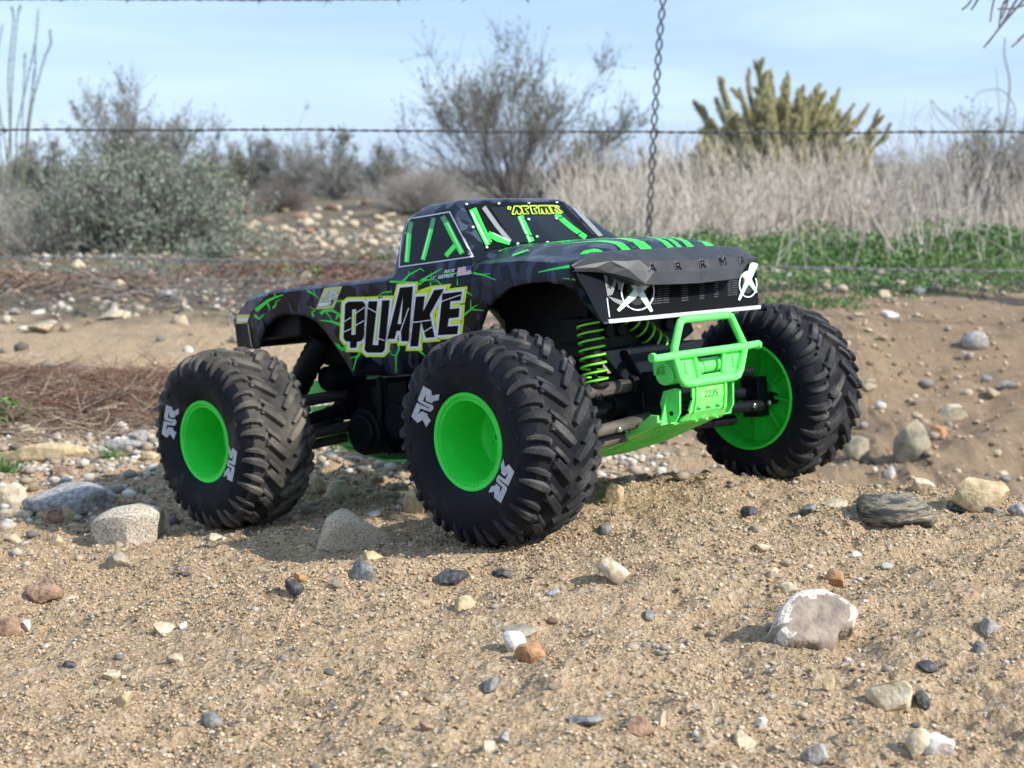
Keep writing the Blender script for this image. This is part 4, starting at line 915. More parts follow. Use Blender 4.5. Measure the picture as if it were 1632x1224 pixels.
# tail corner
tb = MB(); s6 = surf(BV_side, .0006)
decal(tb, tl([(25, 575), (60, 470), (110, 410), (250, 345), (420, 310), (515, 280), (420, 370), (300, 500), (240, 570)]), s6, 0)  # bluish sheen of the tail top, given as its colour
decal(tb, tl([(25, 580), (240, 578), (205, 690), (30, 705)]), s6, 1); decal(tb, tl([(35, 630), (225, 622), (212, 665), (36, 675)]), surf(BV_side, .0009), 2)
decal(tb, tl([(50, 710), (205, 695), (262, 1010), (100, 1032)]), s6, 3); decal(tb, tl([(205, 695), (228, 700), (275, 1008), (258, 1010)]), surf(BV_side, .0009), 4)
tb.build('tail_panel', [mat('blue_grey_sheen', [(.05, .065, .11), (.09, .11, .17)], .15, 120, 1), M_gold, M_white, M_blk2, M_lgrey], body_o, smooth=False, fixn=False)

# ---- wheels (local: outward = -y, axle at the origin)
HALF = [(0, .0736), (.008, .0735), (.015, .0731), (.021, .0724), (.026, .0712), (.030, .0686), (.033, .0652), (.0352, .061), (.0362, .056), (.0360, .050), (.0350, .044), (.0332, .0385), (.0312, .0354), (.0296, .0345)]
HALFI = HALF[:10] + [(.0362, .0475), (.035, .0462), (.031, .0458)]
def arclen(h):
    s = [0]
    for a, b in zip(h[:-1], h[1:]): s.append(s[-1] + math.hypot(b[0] - a[0], b[1] - a[1]))
    return s
SA = arclen(HALF)
def on_tyre(s, phi, side, h=0):
    y = float(np.interp(s, SA, [p[0] for p in HALF])); r = float(np.interp(s, SA, [p[1] for p in HALF]))
    y2 = float(np.interp(s + .001, SA, [p[0] for p in HALF])); r2 = float(np.interp(s + .001, SA, [p[1] for p in HALF])); dy, dr = y2 - y, r2 - r; l = math.hypot(dy, dr) + 1e-9
    ny, nr = -dr / l, dy / l
    return Vector(((r + nr * h) * math.cos(phi), side * (y + ny * h), (r + nr * h) * math.sin(phi)))
def lug(mb, path, w, hts, side, mi, jit=0):
    n = len(path); rows = []
    P = [on_tyre(s, p, side) for s, p in path]
    for i, (s, p) in enumerate(path):
        t = (P[min(i + 1, n - 1)] - P[max(i - 1, 0)]).normalized(); top = on_tyre(s, p, side, 1) - P[i]; bi = t.cross(top).normalized()
        ww = w[i] / 2 if isinstance(w, list) else w / 2; a = P[i] - top * .0008; b = P[i] + top * hts[i]
        rows.append([a - bi * ww * 1.15, b - bi * ww * .86, b + bi * ww * .86, a + bi * ww * 1.15])
    V = [v for r in rows for v in r]; F = [(0, 1, 2, 3), tuple((n - 1) * 4 + j for j in (3, 2, 1, 0))]
    for i in range(n - 1):
        for j in range(3): F.append((i * 4 + j, (i + 1) * 4 + j, (i + 1) * 4 + j + 1, i * 4 + j + 1))
    mb.add(V, F, mi)
def make_tyre_mb(seed=1):
    mb = MB(); prof = [(-y, r) for y, r in HALF[::-1]] + [(y, r) for y, r in HALFI[1:]]
    mb.rev(prof, 96, 0); NP = 18; D = 2 * math.pi / NP; rg = random.Random(seed)
    for side in (-1, 1):
        for k in range(NP):
            f = k * D + (D * .5 if side > 0 else 0); J = lambda: rg.uniform(-.012, .012)
            dv = LUGDIR
            seg = lambda s0, s1, f0, f1, n: [(s0 + (s1 - s0) * i / (n - 1), f0 + (f1 - f0) * i / (n - 1)) for i in range(n)]
            j = J()
            # long centre bar with a hooked end
            lug(mb, seg(.0015, .0185, f + j, f + dv * .215 + j, 5), [.0048, .0062, .0066, .0066, .0062], [.0036, .004, .004, .004, .0036], side, 1)
            lug(mb, [(.0185, f + dv * .215 + j), (.0195, f + dv * .15 + j)], .0034, [.0034, .0026], side, 1)
            # thin bar between
            j = J(); lug(mb, seg(.0075, .0195, f + D * .5 + j, f + D * .5 + dv * .15 + j, 4), .0036, [.0032, .0036, .0036, .0032], side, 1)
            # long shoulder lug running down the sidewall
            j = J(); f0 = f + dv * .27 + j
            lug(mb, [(.0215, f0 - dv * .05), (.0215, f0), (.026, f0 + dv * .035), (.0305, f0 + dv * .05), (.0345, f0 + dv * .055), (.0385, f0 + dv * .05), (.0425, f0 + dv * .035)], [.0026, .0056, .0062, .0056, .0048, .0036, .002], [.0028, .0037, .0038, .0033, .0025, .0015, .0004], side, 1)
            j = J(); f0 = f + D * .5 + dv * .24 + j
            lug(mb, [(.0225, f0 - dv * .045), (.0228, f0), (.027, f0 + dv * .03), (.0315, f0 + dv * .045), (.0355, f0 + dv * .045), (.039, f0 + dv * .035)], [.002, .0036, .0040, .0038, .0032, .0018], [.0022, .0031, .0031, .0024, .0016, .0004], side, 1)
            # raised dash on the sidewall
            f0 = f + .1
            lug(mb, [(.0455, f0 - .055), (.0455, f0), (.0455, f0 + .055)], .0018, [.0006] * 3, side, 0)
            lug(mb, [(.031, f0 + .03), (.033, f0 + .033)], .001, [.0012, .0008], side, 1)
    for i, f in enumerate(mb.f):
        if mb.m[i] == 0 and len(f) == 4 and min(math.hypot(mb.v[j][0], mb.v[j][2]) for j in f) > .0655: mb.m[i] = 2
    return mb
LUGDIR = 1
def make_rim_mb():
    mb = MB(); RO = .0338
    mb.rev([(-.0290, RO - .0022), (-.0304, RO - .0018), (-.0310, RO - .0006), (-.0312, RO + .0006), (-.0305, RO + .0014), (-.029, RO + .0016)], 80)
    mb.rev([(-.0312, RO + .0004), (-.0300, RO - .0012), (-.0293, RO - .0018), (-.0293, RO - .0040), (-.0298, RO - .0046), (-.028, RO - .0052), (-.012, RO - .0072), (.006, RO - .0098), (.0085, RO - .0125), (.0085, .012), (.0065, .0105), (.0065, .0), ], 80)
    for i in range(54):
        a = 2 * math.pi * i / 54; c = (math.cos(a) * (RO - .0029), -.0295, math.sin(a) * (RO - .0029)); mb.cyl((c[0], c[1], c[2]), (c[0], c[1] - .0005, c[2]), .0006, 6)
    for i in range(6):
        a = 2 * math.pi * i / 6 + .3; mb.cyl((math.cos(a) * .017, .0085, math.sin(a) * .017), (math.cos(a) * .017, .0073, math.sin(a) * .017), .0017, 10)
    # inner bowl with ribs
    mb.rev([(.031, .0458), (.0365, .0466), (.0372, .0458), (.0372, .0446), (.0355, .0436), (.018, .0415), (.0155, .039), (.0125, .030), (.0115, .016), (.0165, .013), (.0165, 0)], 80)
    for i in range(8):
        a = 2 * math.pi * i / 8 + .2; R3 = Matrix.Rotation(-a, 3, 'Y'); mb.box(R3 @ Vector((.027, .0155, 0)), (.027, .0075, .0022), R=R3)
        R4 = Matrix.Rotation(-(a + .35), 3, 'Y'); mb.cyl(R4 @ Vector((.030, .0125, 0)), R4 @ Vector((.030, .0138, 0)), .0018, 10)
    return mb
tyre_me = {}
def tyre_object(parent, dusty, seed):
    key = (dusty,)
    if key not in tyre_me:
        o = make_tyre_mb(seed).build('tyre', [M_tyred if dusty else M_tyre, M_lugd if dusty else M_lug, M_treadd if dusty else M_treadf], parent, bevel=.0005, seg=1); tyre_me[key] = o; return o
    o = tyre_me[key].copy(); COL.objects.link(o); o.parent = parent; return o
rim_src = None
# sidewall emblem traced on the near front tyre
LP = [(430, 180), (572, 275), (575, 378), (705, 350), (672, 470), (582, 492), (560, 528), (462, 478), (470, 345), (412, 480), (568, 572), (568, 640), (515, 700), (362, 625), (305, 750), (380, 680), (478, 740), (460, 760), (505, 870), (435, 1000), (385, 850), (300, 910), (190, 780), (300, 512), (495, 628), (503, 612), (330, 495), (322, 440)]
cF = np.array([LW / 2, -TRK / 2, 0]); mark = []
for p in crop(LP, 640, 600, 12.24):
    P = on(p[0], p[1], 1, -TRK / 2 - WT); mark.append((P[0] - cF[0], P[2] - cF[2]))
def emblem(parent, rot):
    rs = [p[1] for p in HALF[::-1]]; yv = [p[0] for p in HALF[::-1]]
    for a in (0, math.pi):
        mb = MB(); c, s = math.cos(a + rot), math.sin(a + rot); pts = [(x * c - z * s, x * s + z * c) for x, z in mark]
        sf_ = lambda x, z: Vector((x, -float(np.interp(math.hypot(x, z), rs, yv)) - .0004, z))
        _split(mb, [tuple(pts[i] for i in t) for t in tessellate_polygon([[Vector((x, z, 0)) for x, z in pts]])], sf_, 0, .004)
        mb.build('sidewall_emblem', [gw], parent, smooth=False, fixn=False)
gw = mat('grey_white_print', [(.36, .39, .45), (.46, .49, .54)], .6, 200)
for i, (x, y, turn, steer, dusty, spin, lab) in enumerate([(LW / 2, -TRK / 2, 0, -.0265, False, 0, 'near front wheel, the largest in view'), (-LW / 2, -TRK / 2, 0, 0, True, .22, 'near rear wheel with a dusty tread'),
                                                    (LW / 2, TRK / 2, math.pi, -.0265, False, .4, 'far front wheel showing its ribbed inner side'), (-LW / 2, TRK / 2, math.pi, 0, True, .1, None)]):
    if rim_src is None: rim_src = make_rim_mb().build('wheel', [M_rim], ROOT); wheel = rim_src
    else: wheel = rim_src.copy(); COL.objects.link(wheel); wheel.parent = ROOT
    wheel.location = (x, y, OZ); wheel.rotation_euler = (0, 0, turn + steer)
    if lab: wheel['label'] = lab
    t = tyre_object(wheel, dusty, 3); t.rotation_euler = (0, spin * .7 + .05, 0)
    emblem(wheel, spin if i else 0)
    nb = MB(); nb.cyl((0, .0066, 0), (0, .001, 0), .0048, 6, 0); nb.cyl((0, .0072, 0), (0, .0060, 0), .0075, 20, 1); nb.cyl((0, .001, 0), (0, -.0015, 0), .0022, 12, 1); nb.build('hub_nut', [M_silver, M_blk], wheel, bevel=.0003)

# ---- bumper, skid plates
def P_(x, y, z): return (x, y, z)
bp = MB(); X0 = .222; r = .0031
hoop = [(-.029, .0235), (-.0335, .0245), (-.0375, .029), (-.0425, .0455), (-.0415, .052), (-.0345, .0665), (-.032, .0705), (-.0275, .0722), (.0275, .0722), (.032, .0705), (.0345, .0665), (.0460, .0485), (.0465, .044), (.0395, .029), (.0355, .0245), (.031, .0235)]
bp.tube([(X0, y, z) for y, z in hoop], r, 14, closed=True)
bp.tube([(X0 - .001, -.067, .0452), (X0, -.042, .0458), (X0, .046, .0462), (X0 - .001, .0655, .0468)], [r * .93, r, r, r * .93], 14)
for s in (-1, 1): bp.tube([(X0 - .001, s * .0655, .0462), (X0 - .0012, s * .0685, .0463)], [.0038, .0034], 14)
bp.build('front_bumper', [M_green], ROOT, bevel=.0003, loc=OL)
pn = MB()
for poly in ([(-.0415, .0445), (-.0125, .0450), (-.0095, .0275), (-.0325, .0255)], [(.0445, .0455), (.026, .0453), (.0215, .0285), (.0345, .0262)], [(-.0325, .0270), (-.0095, .0285), (.0215, .0290), (.0345, .0270), (.03, .0235), (-.029, .0235)]): pn.prism(poly, X0 - .0035, X0 - .0015, axis=0)
for y0, z0, y1, z1 in ((-.0175, .044, -.0135, .028), (.0205, .044, .0175, .0285)): pn.tube([(X0 - .001, y0, z0), (X0 - .001, y1, z1)], .0019, 10)
for y, z in ((-.027, .036), (.034, .036)): pn.box((X0 - .0012, y, z), (.0016, .0045, .009)); 
pn.cyl((X0 - .012, -.0415, .032), (X0 - .012, -.006, .032), .0082, 24); pn.box((X0 - .016, -.024, .037), (.012, .035, .011)); pn.cyl((X0 - .012, .002, .0345), (X0 - .012, .026, .0345), .0062, 20); pn.cyl((X0 - .012, -.006, .0335), (X0 - .012, .000, .0335), .0070, 20)
pn.build('bumper_panel', [M_green], ROOT, bevel=.0005, loc=OL)
sk = MB()
# upright plate folding back into the belly plate (half widths, x, z)
sec = [(.2215, .0225, .0255), (.2205, .0222, .011), (.2178, .0242, .001), (.2120, .0275, -.0055), (.2075, .0305, -.0078)]
for (x0, w0, z0), (x1, w1, z1) in zip(sec[:-1], sec[1:]):
    sk.add([(x0, -w0, z0), (x0, w0, z0), (x1, w1, z1), (x1, -w1, z1), (x0 - .0022, -w0, z0 - .0004), (x0 - .0022, w0, z0 - .0004), (x1 - .0016, w1, z1 + .0018), (x1 - .0016, -w1, z1 + .0018)], [(0, 1, 2, 3), (4, 5, 6, 7), (0, 3, 7, 4), (1, 2, 6, 5), (0, 1, 5, 4), (3, 2, 6, 7)])
for y in (-.0185, .0185): sk.tube([(.2222, y * .98, .022), (.2212, y, .010), (.2186, y * 1.03, .001)], .0011, 8)
for y in (-.012, 0, .012): sk.box((.2196, y, .0045), (.003, .0065, .0016)); sk.box((.2132, y * 1.1, -.0058), (.006, .003, .0016))
belly = [(.2075, .0305, -.0066), (.2045, .0455, -.0042), (.185, .0455, -.0118), (.150, .044, -.0245), (.110, .041, -.0350), (.085, .039, -.0372), (-.12, .038, -.0375), (-.17, .038, -.027), (-.21, .036, -.013)]
for (x0, w0, z0), (x1, w1, z1) in zip(belly[:-1], belly[1:]):
    sk.add([(x0, -w0, z0), (x0, w0, z0), (x1, w1, z1), (x1, -w1, z1), (x0, -w0, z0 + .0022), (x0, w0, z0 + .0022), (x1, w1, z1 + .0022), (x1, -w1, z1 + .0022)], [(0, 1, 2, 3), (4, 5, 6, 7), (0, 3, 7, 4), (1, 2, 6, 5), (0, 1, 5, 4), (3, 2, 6, 7)])
for y in (-.034, -.026, -.016, -.006, .006, .016, .026, .034): sk.tube([(.200, y, -.0068), (.150, y * .95, -.0255), (.105, y * .9, -.0362)], .0010, 8)
for y in (-.0455, .0455): sk.prism([(.2045, -.004), (.2050, .0015), (.198, .002), (.185, -.006), (.150, -.0205), (.150, -.0235), (.185, -.0108)], y - .0012, y + .0012, axis=1)
sk.build('skid_plate', [M_skid], ROOT, smooth=False, bevel=.0005, loc=OL)
for s in (-1, 1):
    bk = MB()
    bk.prism([(.2185, .020), (.214, .021), (.203, .019), (.199, .010), (.201, .001), (.206, -.005), (.212, -.0045), (.217, .002)], s * .034 - .001, s * .034 + .001, axis=1)
    bk.prism([(-.045 if s < 0 else .045, -.006), (s * .034, .019), (s * .0315, .019), (s * .0315, -.006)], .2045, .2065, axis=0)
    bk.cyl((.2095, s * .0353, .002), (.2095, s * .0357, .002), .0018, 12, 1)
    bk.build('bumper_bracket', [M_green, M_blk], ROOT, bevel=.0004, loc=OL)
em = MB(); V_, F_ = text2d('223S'); V_ = np.array(V_); x0, x1, y0, y1 = V_[:, 0].min(), V_[:, 0].max(), V_[:, 1].min(), V_[:, 1].max()
em.add([(.2219 - .0010 * (1 - (v[1] - y0) / (y1 - y0)), -.0075 + .017 * (v[0] - x0) / (x1 - x0), .0115 + .0052 * (v[1] - y0) / (y1 - y0)) for v in V_], F_); 
em.build('plate_lettering', [mat('dark_green_relief', [(.03, .3, .04)], .5)], ROOT, smooth=False, fixn=False, loc=OL)

# ---- chassis
ch = MB()
ch.box((-.03, 0, -.012), (.20, .070, .036)); ch.box((.105, 0, .004), (.09, .066, .034)); ch.box((-.02, 0, .012), (.20, .094, .040)); ch.box((.02, 0, .038), (.12, .084, .02))
for x, rz in ((-.075, .016), (-.035, .018), (.015, .012), (.045, .02)): ch.box((x, -.050, rz - .006), (.024, .012, .05)); 
for x in (-.10, -.055, .0): ch.tube([(x, -.052, .040), (x + .003, -.057, .015), (x - .004, -.055, -.015), (x, -.046, -.028)], .0035, 10)
ch.cyl((-.118, -.030, -.008), (-.118, -.062, -.008), .021, 28); ch.cyl((-.118, -.062, -.008), (-.118, -.066, -.008), .016, 28); ch.cyl((-.075, -.045, .002), (-.075, -.061, .002), .015, 24)
ch.box((-.145, 0, .012), (.055, .060, .050)); ch.box((.150, 0, .010), (.05, .050, .045)); ch.box((-.100, -.03, .055), (.02, .03, .03)); ch.box((.135, 0, .070), (.02, .12, .02)); ch.box((.105, 0, .078), (.09, .108, .06))
ch.build('chassis', [M_blk], ROOT, bevel=.0015, loc=OL)
bh = MB(); bh.prism([(-.066, .053), (-.03, .0545), (.03, .0545), (.066, .053), (.046, .030), (.024, .012), (-.024, .012), (-.040, .028)], .163, .171, axis=0)
bh.prism([(-.044, .052), (.044, .052), (.03, .032), (-.03, .032)], .171, .178, axis=0); bh.prism([(-.028, .034), (.028, .034), (.022, .008), (-.022, .008)], .171, .196, axis=0)
bh.build('bulkhead', [M_blk2], ROOT, bevel=.0012, loc=OL)
for x in (.158, -.175):
    tw = MB()
    tw.prism([(-.066, .060), (-.058, .080), (-.02, .086), (.02, .086), (.058, .080), (.066, .060), (.03, .045), (-.03, .045)], x - .002, x + .002, axis=0)
    for y in (-.045, .045, -.03, .03): tw.cyl((x, y, .068), (x + .006 * (1 if x > 0 else -1), y, .068), .0055, 16)
    tw.build('shock_tower', [M_blk], ROOT, bevel=.0008, loc=OL)
# motor can
mo = MB(); mo.cyl((-.166, -.020, .041), (-.166, -.060, .041), .0112, 32); mo.cyl((-.166, -.060, .041), (-.166, -.0615, .041), .0098, 32)
for i in range(10): a = i * .628; mo.box((-.166 + .0112 * math.cos(a), -.035, .041 + .0112 * math.sin(a)), (.0016, .026, .0016))
mo.build('motor', [M_blk], ROOT, bevel=.0006, loc=OL)
gb = MB(); gb.box((-.206, -.0, .030), (.034, .074, .016)); gb.prism([(-.222, .038), (-.192, .038), (-.186, .022), (-.224, .026)], -.042, -.038, axis=1); gb.box((-.205, 0, .008), (.022, .080, .012))
gb.prism([(-.205, -.018), (-.19, -.006), (-.15, -.007), (-.145, .006), (-.138, -.008), (-.130, -.012), (-.128, -.026), (-.15, -.024), (-.2, -.020)], -.046, -.043, axis=1); gb.cyl((-.133, -.052, -.019), (-.133, -.040, -.019), .0078, 20)
gb.prism([(-.205, -.018), (-.19, -.006), (-.15, -.007), (-.145, .006), (-.138, -.008), (-.130, -.012), (-.128, -.026), (-.15, -.024), (-.2, -.020)], .043, .046, axis=1)
gb.build('rear_brace', [M_green], ROOT, bevel=.0008, loc=OL)
# suspension arms
def arm(x, s, front):
    a = MB(); hub = x; q = 1 if front else -1
    a.box((x, s * .137, -.001), (.018, .014, .034), 1); a.cyl((x + .004 * q, s * .142, -.004), (x + .004 * q, s * .168, -.004), .006, 16, 1)
    for dx in (.012, -.014): a.tube([(x + dx, s * .130, -.008), (x + dx * 1.2, s * .085, -.0055), (x + dx * 1.5, s * .030, -.002)], [.0052, .0048, .0055], 8)
    a.tube([(x + .003, s * .100, -.017), (x + .003, s * .042, -.0145)], .0045, 8)
    a.box((x, s * .085, -.006), (.022, .07, .005)); 
    for y, dx in ((.131, .014), (.108, .0145), (.070, .0165)): a.cyl((x + dx * q + .003 * q, s * y, -.006), (x + dx * q + .0065 * q, s * y, -.006), .0022, 12, 2)
    o = a.build('suspension_arm', [M_arm if s < 0 else M_blk, M_blk, M_steel], ROOT, bevel=.0008, loc=OL)
    l = MB(); l.tube([(x + .004 * q, s * .128, .021), (x + .004 * q, s * .105, .0225), (x + .004 * q, s * .035, .0245), (x + .004 * q, s * .015, .0245)], [.0048, .0055, .0055, .0065], 8); l.cyl((x + .004 * q, s * .036, .0245), (x + .004 * q, s * .018, .0245), .0085, 18, 1)
    l.build('upper_link', [M_arm if s < 0 else M_blk, M_blk], ROOT, bevel=.0006, loc=OL)
    d = MB(); d.tube([(x - .004 * q, s * .150, 0), (x - .004 * q, s * .095, .006), (x - .004 * q, s * .045, .011)], [.0062, .005, .0065], 14); d.cyl((x - .004 * q, s * .052, .011), (x - .004 * q, s * .036, .011), .0095, 18)
    d.build('drive_shaft', [M_blk], ROOT, bevel=.0005, loc=OL)
for x, fr in ((LW / 2, True), (-LW / 2, False)):
    for s in (-1, 1): arm(x + (.006 if fr else -.006), s, fr)
# shocks
def shock(top, bottom, spring_col, rb, rs, turns, sheath):
    a, b = Vector(top), Vector(bottom); mb = MB(); d = (b - a)
    mb.tube([a, a + d * .08, a + d * .1, a + d * .62], [rb * .8, rb * .8, rb, rb], 20); mb.tube([a + d * .62, b], [.0025, .0025], 10); mb.cyl(a + d * .88, a + d * .93, rs * 1.05, 20); mb.cyl(a + d * .0, a + d * .05, rs * 1.05, 20); mb.tube([b, b + d.normalized() * .006], .005, 12)
    if sheath:
        mb.tube([a + d * t for t in np.linspace(.05, .92, 18)], [rs * (1.12 if i % 2 else 1.02) for i in range(18)], 22)
    o = mb.build('shock_absorber', [M_blk], ROOT, bevel=.0005, loc=OL)
    if not sheath:
        t = d.normalized(); u = t.cross(Vector((0, 1, 0))).normalized(); w = t.cross(u); n = int(turns * 24); P = []
        for i in range(n + 1): q = i / n; ang = 2 * math.pi * turns * q; P.append(a + d * (.06 + .82 * q) + (u * math.cos(ang) + w * math.sin(ang)) * rs)
        sp = MB(); sp.tube(P, .00085, 8); sp.build('spring', [M_spring], o)
shock((.165, -.070, .078), (.169, -.073, .022), 0, .0066, .0096, 7.5, False)
shock((.160, -.024, .083), (.168, .040, .030), 0, .0060, .0085, 8, False)
shock((-.158, -.066, .078), (-.200, -.078, .020), 0, .0085, .0105, 6, True)
shock((-.158, .066, .078), (-.200, .078, .020), 0, .0085, .0105, 6, True)
il = MB(); il.box((-.178, 0, .092), (.05, .19, .022)); il.build('inner_liner', [M_blk], ROOT, bevel=.002, loc=OL)

# ------------------------------------------------------------------ plants
class TA:
    def __init__(s): s.V = []; s.F = []; s.n = 0
    def add(s, V, F): s.V.append(V); s.F.append(F + s.n); s.n += len(V)
    def obj(s, name, m, parent=None):
        return link(name, arr_mesh(name, np.concatenate(s.V), np.concatenate(s.F)), m, parent, smooth=False)
def frames(P):
    T = np.gradient(P, axis=1); T /= np.linalg.norm(T, axis=2, keepdims=True) + 1e-9
    A = np.where(np.abs(T[..., 2:3]) < .9, np.array([0, 0, 1.]), np.array([1., 0, 0])); U = np.cross(T, A); U /= np.linalg.norm(U, axis=2, keepdims=True) + 1e-9
    return T, U, np.cross(T, U)
def tubes(ta, P, r, k=3):
    """P (m,n,3), r (m,n)"""
    m, n, _ = P.shape; T, U, Wv = frames(P); a = np.arange(k) * 2 * math.pi / k
    V = P[:, :, None] + r[:, :, None, None] * (U[:, :, None] * np.cos(a)[None, None, :, None] + Wv[:, :, None] * np.sin(a)[None, None, :, None])
    b = (np.arange(m) * n * k)[:, None, None] + (np.arange(n - 1) * k)[None, :, None] + np.arange(k)[None, None, :]
    b2 = (np.arange(m) * n * k)[:, None, None] + (np.arange(n - 1) * k)[None, :, None] + ((np.arange(k) + 1) % k)[None, None, :]
    F = np.stack([b, b2, b2 + k, b, b2 + k, b + k], -1).reshape(-1, 3)
    ta.add(V.reshape(-1, 3), F)
def quads(ta, C, D, Wd, rng):
    """leaf: centre C, half-length vector D, half-width Wd (scalars per leaf)"""
    n = len(C); S = np.cross(D, rng.normal(size=(n, 3))); S /= np.linalg.norm(S, axis=1, keepdims=True) + 1e-9; S *= Wd[:, None]
    V = np.stack([C - D, C + S, C + D, C - S], 1).reshape(-1, 3); b = np.arange(n) * 4
    ta.add(V, np.concatenate([np.stack([b, b + 1, b + 2], 1), np.stack([b, b + 2, b + 3], 1)]))
def nrm(v): return v / (np.linalg.norm(v, axis=-1, keepdims=True) + 1e-9)
def paths(B, D, Ln, n, curl, up, rng):
    m = len(B); P = np.zeros((m, n, 3)); P[:, 0] = B; d = nrm(D); st = (Ln / (n - 1))[:, None]
    for i in range(1, n):
        d = nrm(d + rng.normal(size=(m, 3)) * curl + np.array([0, 0, up])); P[:, i] = P[:, i - 1] + d * st
    return P
def children(P, k, rng, t0=.25, spread=.8, upb=.2):
    m, n, _ = P.shape; i = rng.integers(0, m, k); t = (t0 + (1 - t0) * rng.uniform(0, 1, k)) * (n - 1.001); j = t.astype(int); f = (t - j)[:, None]
    B = P[i, j] * (1 - f) + P[i, j + 1] * f; D = nrm(P[i, j + 1] - P[i, j]) + rng.normal(size=(k, 3)) * spread + np.array([0, 0, upb]); return B, nrm(D), t / (n - 1)
LF = {
 'mtwig': mat('grey_brown_twig', [(.10, .09, .085), (.16, .145, .135), (.23, .21, .2)], .9, tex='island', lo=0, hi=1),
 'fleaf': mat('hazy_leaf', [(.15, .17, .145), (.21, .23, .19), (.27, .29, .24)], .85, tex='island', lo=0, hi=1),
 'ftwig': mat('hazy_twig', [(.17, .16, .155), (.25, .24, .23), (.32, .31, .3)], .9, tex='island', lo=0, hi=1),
 'sage': mat('grey_green_leaf', [(.10, .13, .09), (.15, .19, .13), (.20, .245, .18), (.28, .30, .24)], .85, tex='island', lo=0, hi=1),
 'creo': mat('olive_leaf', [(.09, .105, .06), (.15, .165, .095), (.21, .22, .13)], .75, tex='island', lo=0, hi=1),
 'green': mat('fresh_green_leaf', [(.025, .07, .018), (.055, .14, .028), (.10, .21, .045), (.20, .27, .09)], .65, tex='island', lo=0, hi=1),
 'straw': mat('dry_straw', [(.30, .25, .19), (.50, .44, .36), (.70, .65, .57), (.36, .32, .27)], .9, tex='island', lo=0, hi=1),
 'grey': mat('dry_grey_twig', [(.22, .20, .18), (.34, .315, .285), (.45, .42, .385)], .9, tex='island', lo=0, hi=1),
 'bark': mat('dark_bark', [(.10, .088, .078), (.17, .15, .135), (.24, .22, .20)], .9, tex='island', lo=0, hi=1),
 'red': mat('red_brown_stalk', [(.10, .05, .035), (.19, .10, .07), (.26, .17, .11), (.15, .075, .06)], .9, tex='island', lo=0, hi=1),
 'rust': mat('rusty_stalk', [(.13, .085, .06), (.21, .14, .095), (.29, .2, .14)], .9, tex='island', lo=0, hi=1),
 'tanst': mat('tan_stalk', [(.22, .165, .115), (.32, .25, .18), (.4, .33, .25)], .9, tex='island', lo=0, hi=1),
 'cact': mat('cactus_spines', [(.40, .37, .20), (.56, .52, .29), (.72, .67, .41)], .85, tex='island', lo=0, hi=1),
 'cskin': mat('cactus_skin', [(.16, .155, .075), (.26, .25, .12)], .8, 12, 4),
}
def plant(name, px, py, d, h, wx, n0, n1, n2, leaves, lsz, spread, bark, leaf, label, cat, group=None, seed=0, up=.06, curl=.10, base=.04, r0=.006, dep=None, lfrac=.35, z=None, fan=.0):
    """px, py: foot of the plant in the photo, d its distance; h, wx its real height and half width in metres"""
    rng = np.random.default_rng(seed or int(px * 3 + py)); P = at_depth(px, py, d); X_, Y_ = P[0], P[1]; Z_ = float(height(X_, Y_, False)) - .01 if z is None else z
    root = empty(name, (X_, Y_, Z_)); tag(root, label, cat, group)
    n = n0; a = rng.uniform(0, 6.28, n); rr = np.sqrt(rng.uniform(0, 1, n)); tilt = rr * spread
    D = np.stack([np.cos(a) * np.sin(tilt), np.sin(a) * np.sin(tilt) * .8, np.cos(tilt)], 1)
    ell = 1 / np.sqrt((D[:, 0] / wx) ** 2 + (D[:, 1] / (dep or wx)) ** 2 + (D[:, 2] / h) ** 2)
    B = np.stack([np.cos(a), np.sin(a), 0 * a], 1) * (base * wx * rng.uniform(0, 1, n))[:, None]
    P0 = paths(B, D, ell * rng.uniform(.55, 1.0, n), 9, curl, up * .3, rng)
    ta = TA(); t = np.linspace(1, .25, 9)[None]; tubes(ta, P0, r0 * t * rng.uniform(.6, 1.2, (n, 1)), 4)
    src = [P0]; L0 = ell.mean()
    if n1:
        B, D, tt = children(P0, n1, rng, .18, .55, .25); P1 = paths(B, D, L0 * (.42 * (1.15 - tt)) * rng.uniform(.5, 1.3, n1), 6, curl * 1.3, up, rng); tubes(ta, P1, r0 * .42 * np.linspace(1, .3, 6)[None] * np.ones((n1, 1)), 3); src.append(P1)
    if n2:
        B, D, tt = children(P1, n2, rng, .15, .6, .25); P2 = paths(B, D, L0 * .16 * rng.uniform(.4, 1.4, n2), 4, curl * 1.5, up, rng); tubes(ta, P2, r0 * .22 * np.linspace(1, .5, 4)[None] * np.ones((n2, 1)), 3); src.append(P2)
    ta.obj('branches', LF[bark], root)
    if leaves:
        tl_ = TA(); last = src[-1]; m, nn, _ = last.shape
        i = rng.integers(0, m, leaves)
        cl_ = fbm(last[i, -1, 0] / wx * 3 + 9, last[i, -1, 2] / h * 3 + 5, seed + 5, 2) + rng.normal(size=leaves) * .12 > -lfrac + .1
        i = i[cl_]; k = len(i); t = rng.uniform(.2, 1, k) * (nn - 1.001); j = t.astype(int); f = (t - j)[:, None]; C = last[i, j] * (1 - f) + last[i, j + 1] * f
        D = nrm(rng.normal(size=(k, 3)) + np.array([0, 0, .6])) * (lsz * rng.uniform(.5, 1.3, k))[:, None]; quads(tl_, C + D * .8, D, lsz * .45 * rng.uniform(.6, 1.2, k), rng); tl_.obj('foliage', LF[leaf], root)
    return root
mpx = lambda px, d: px * d / FPX
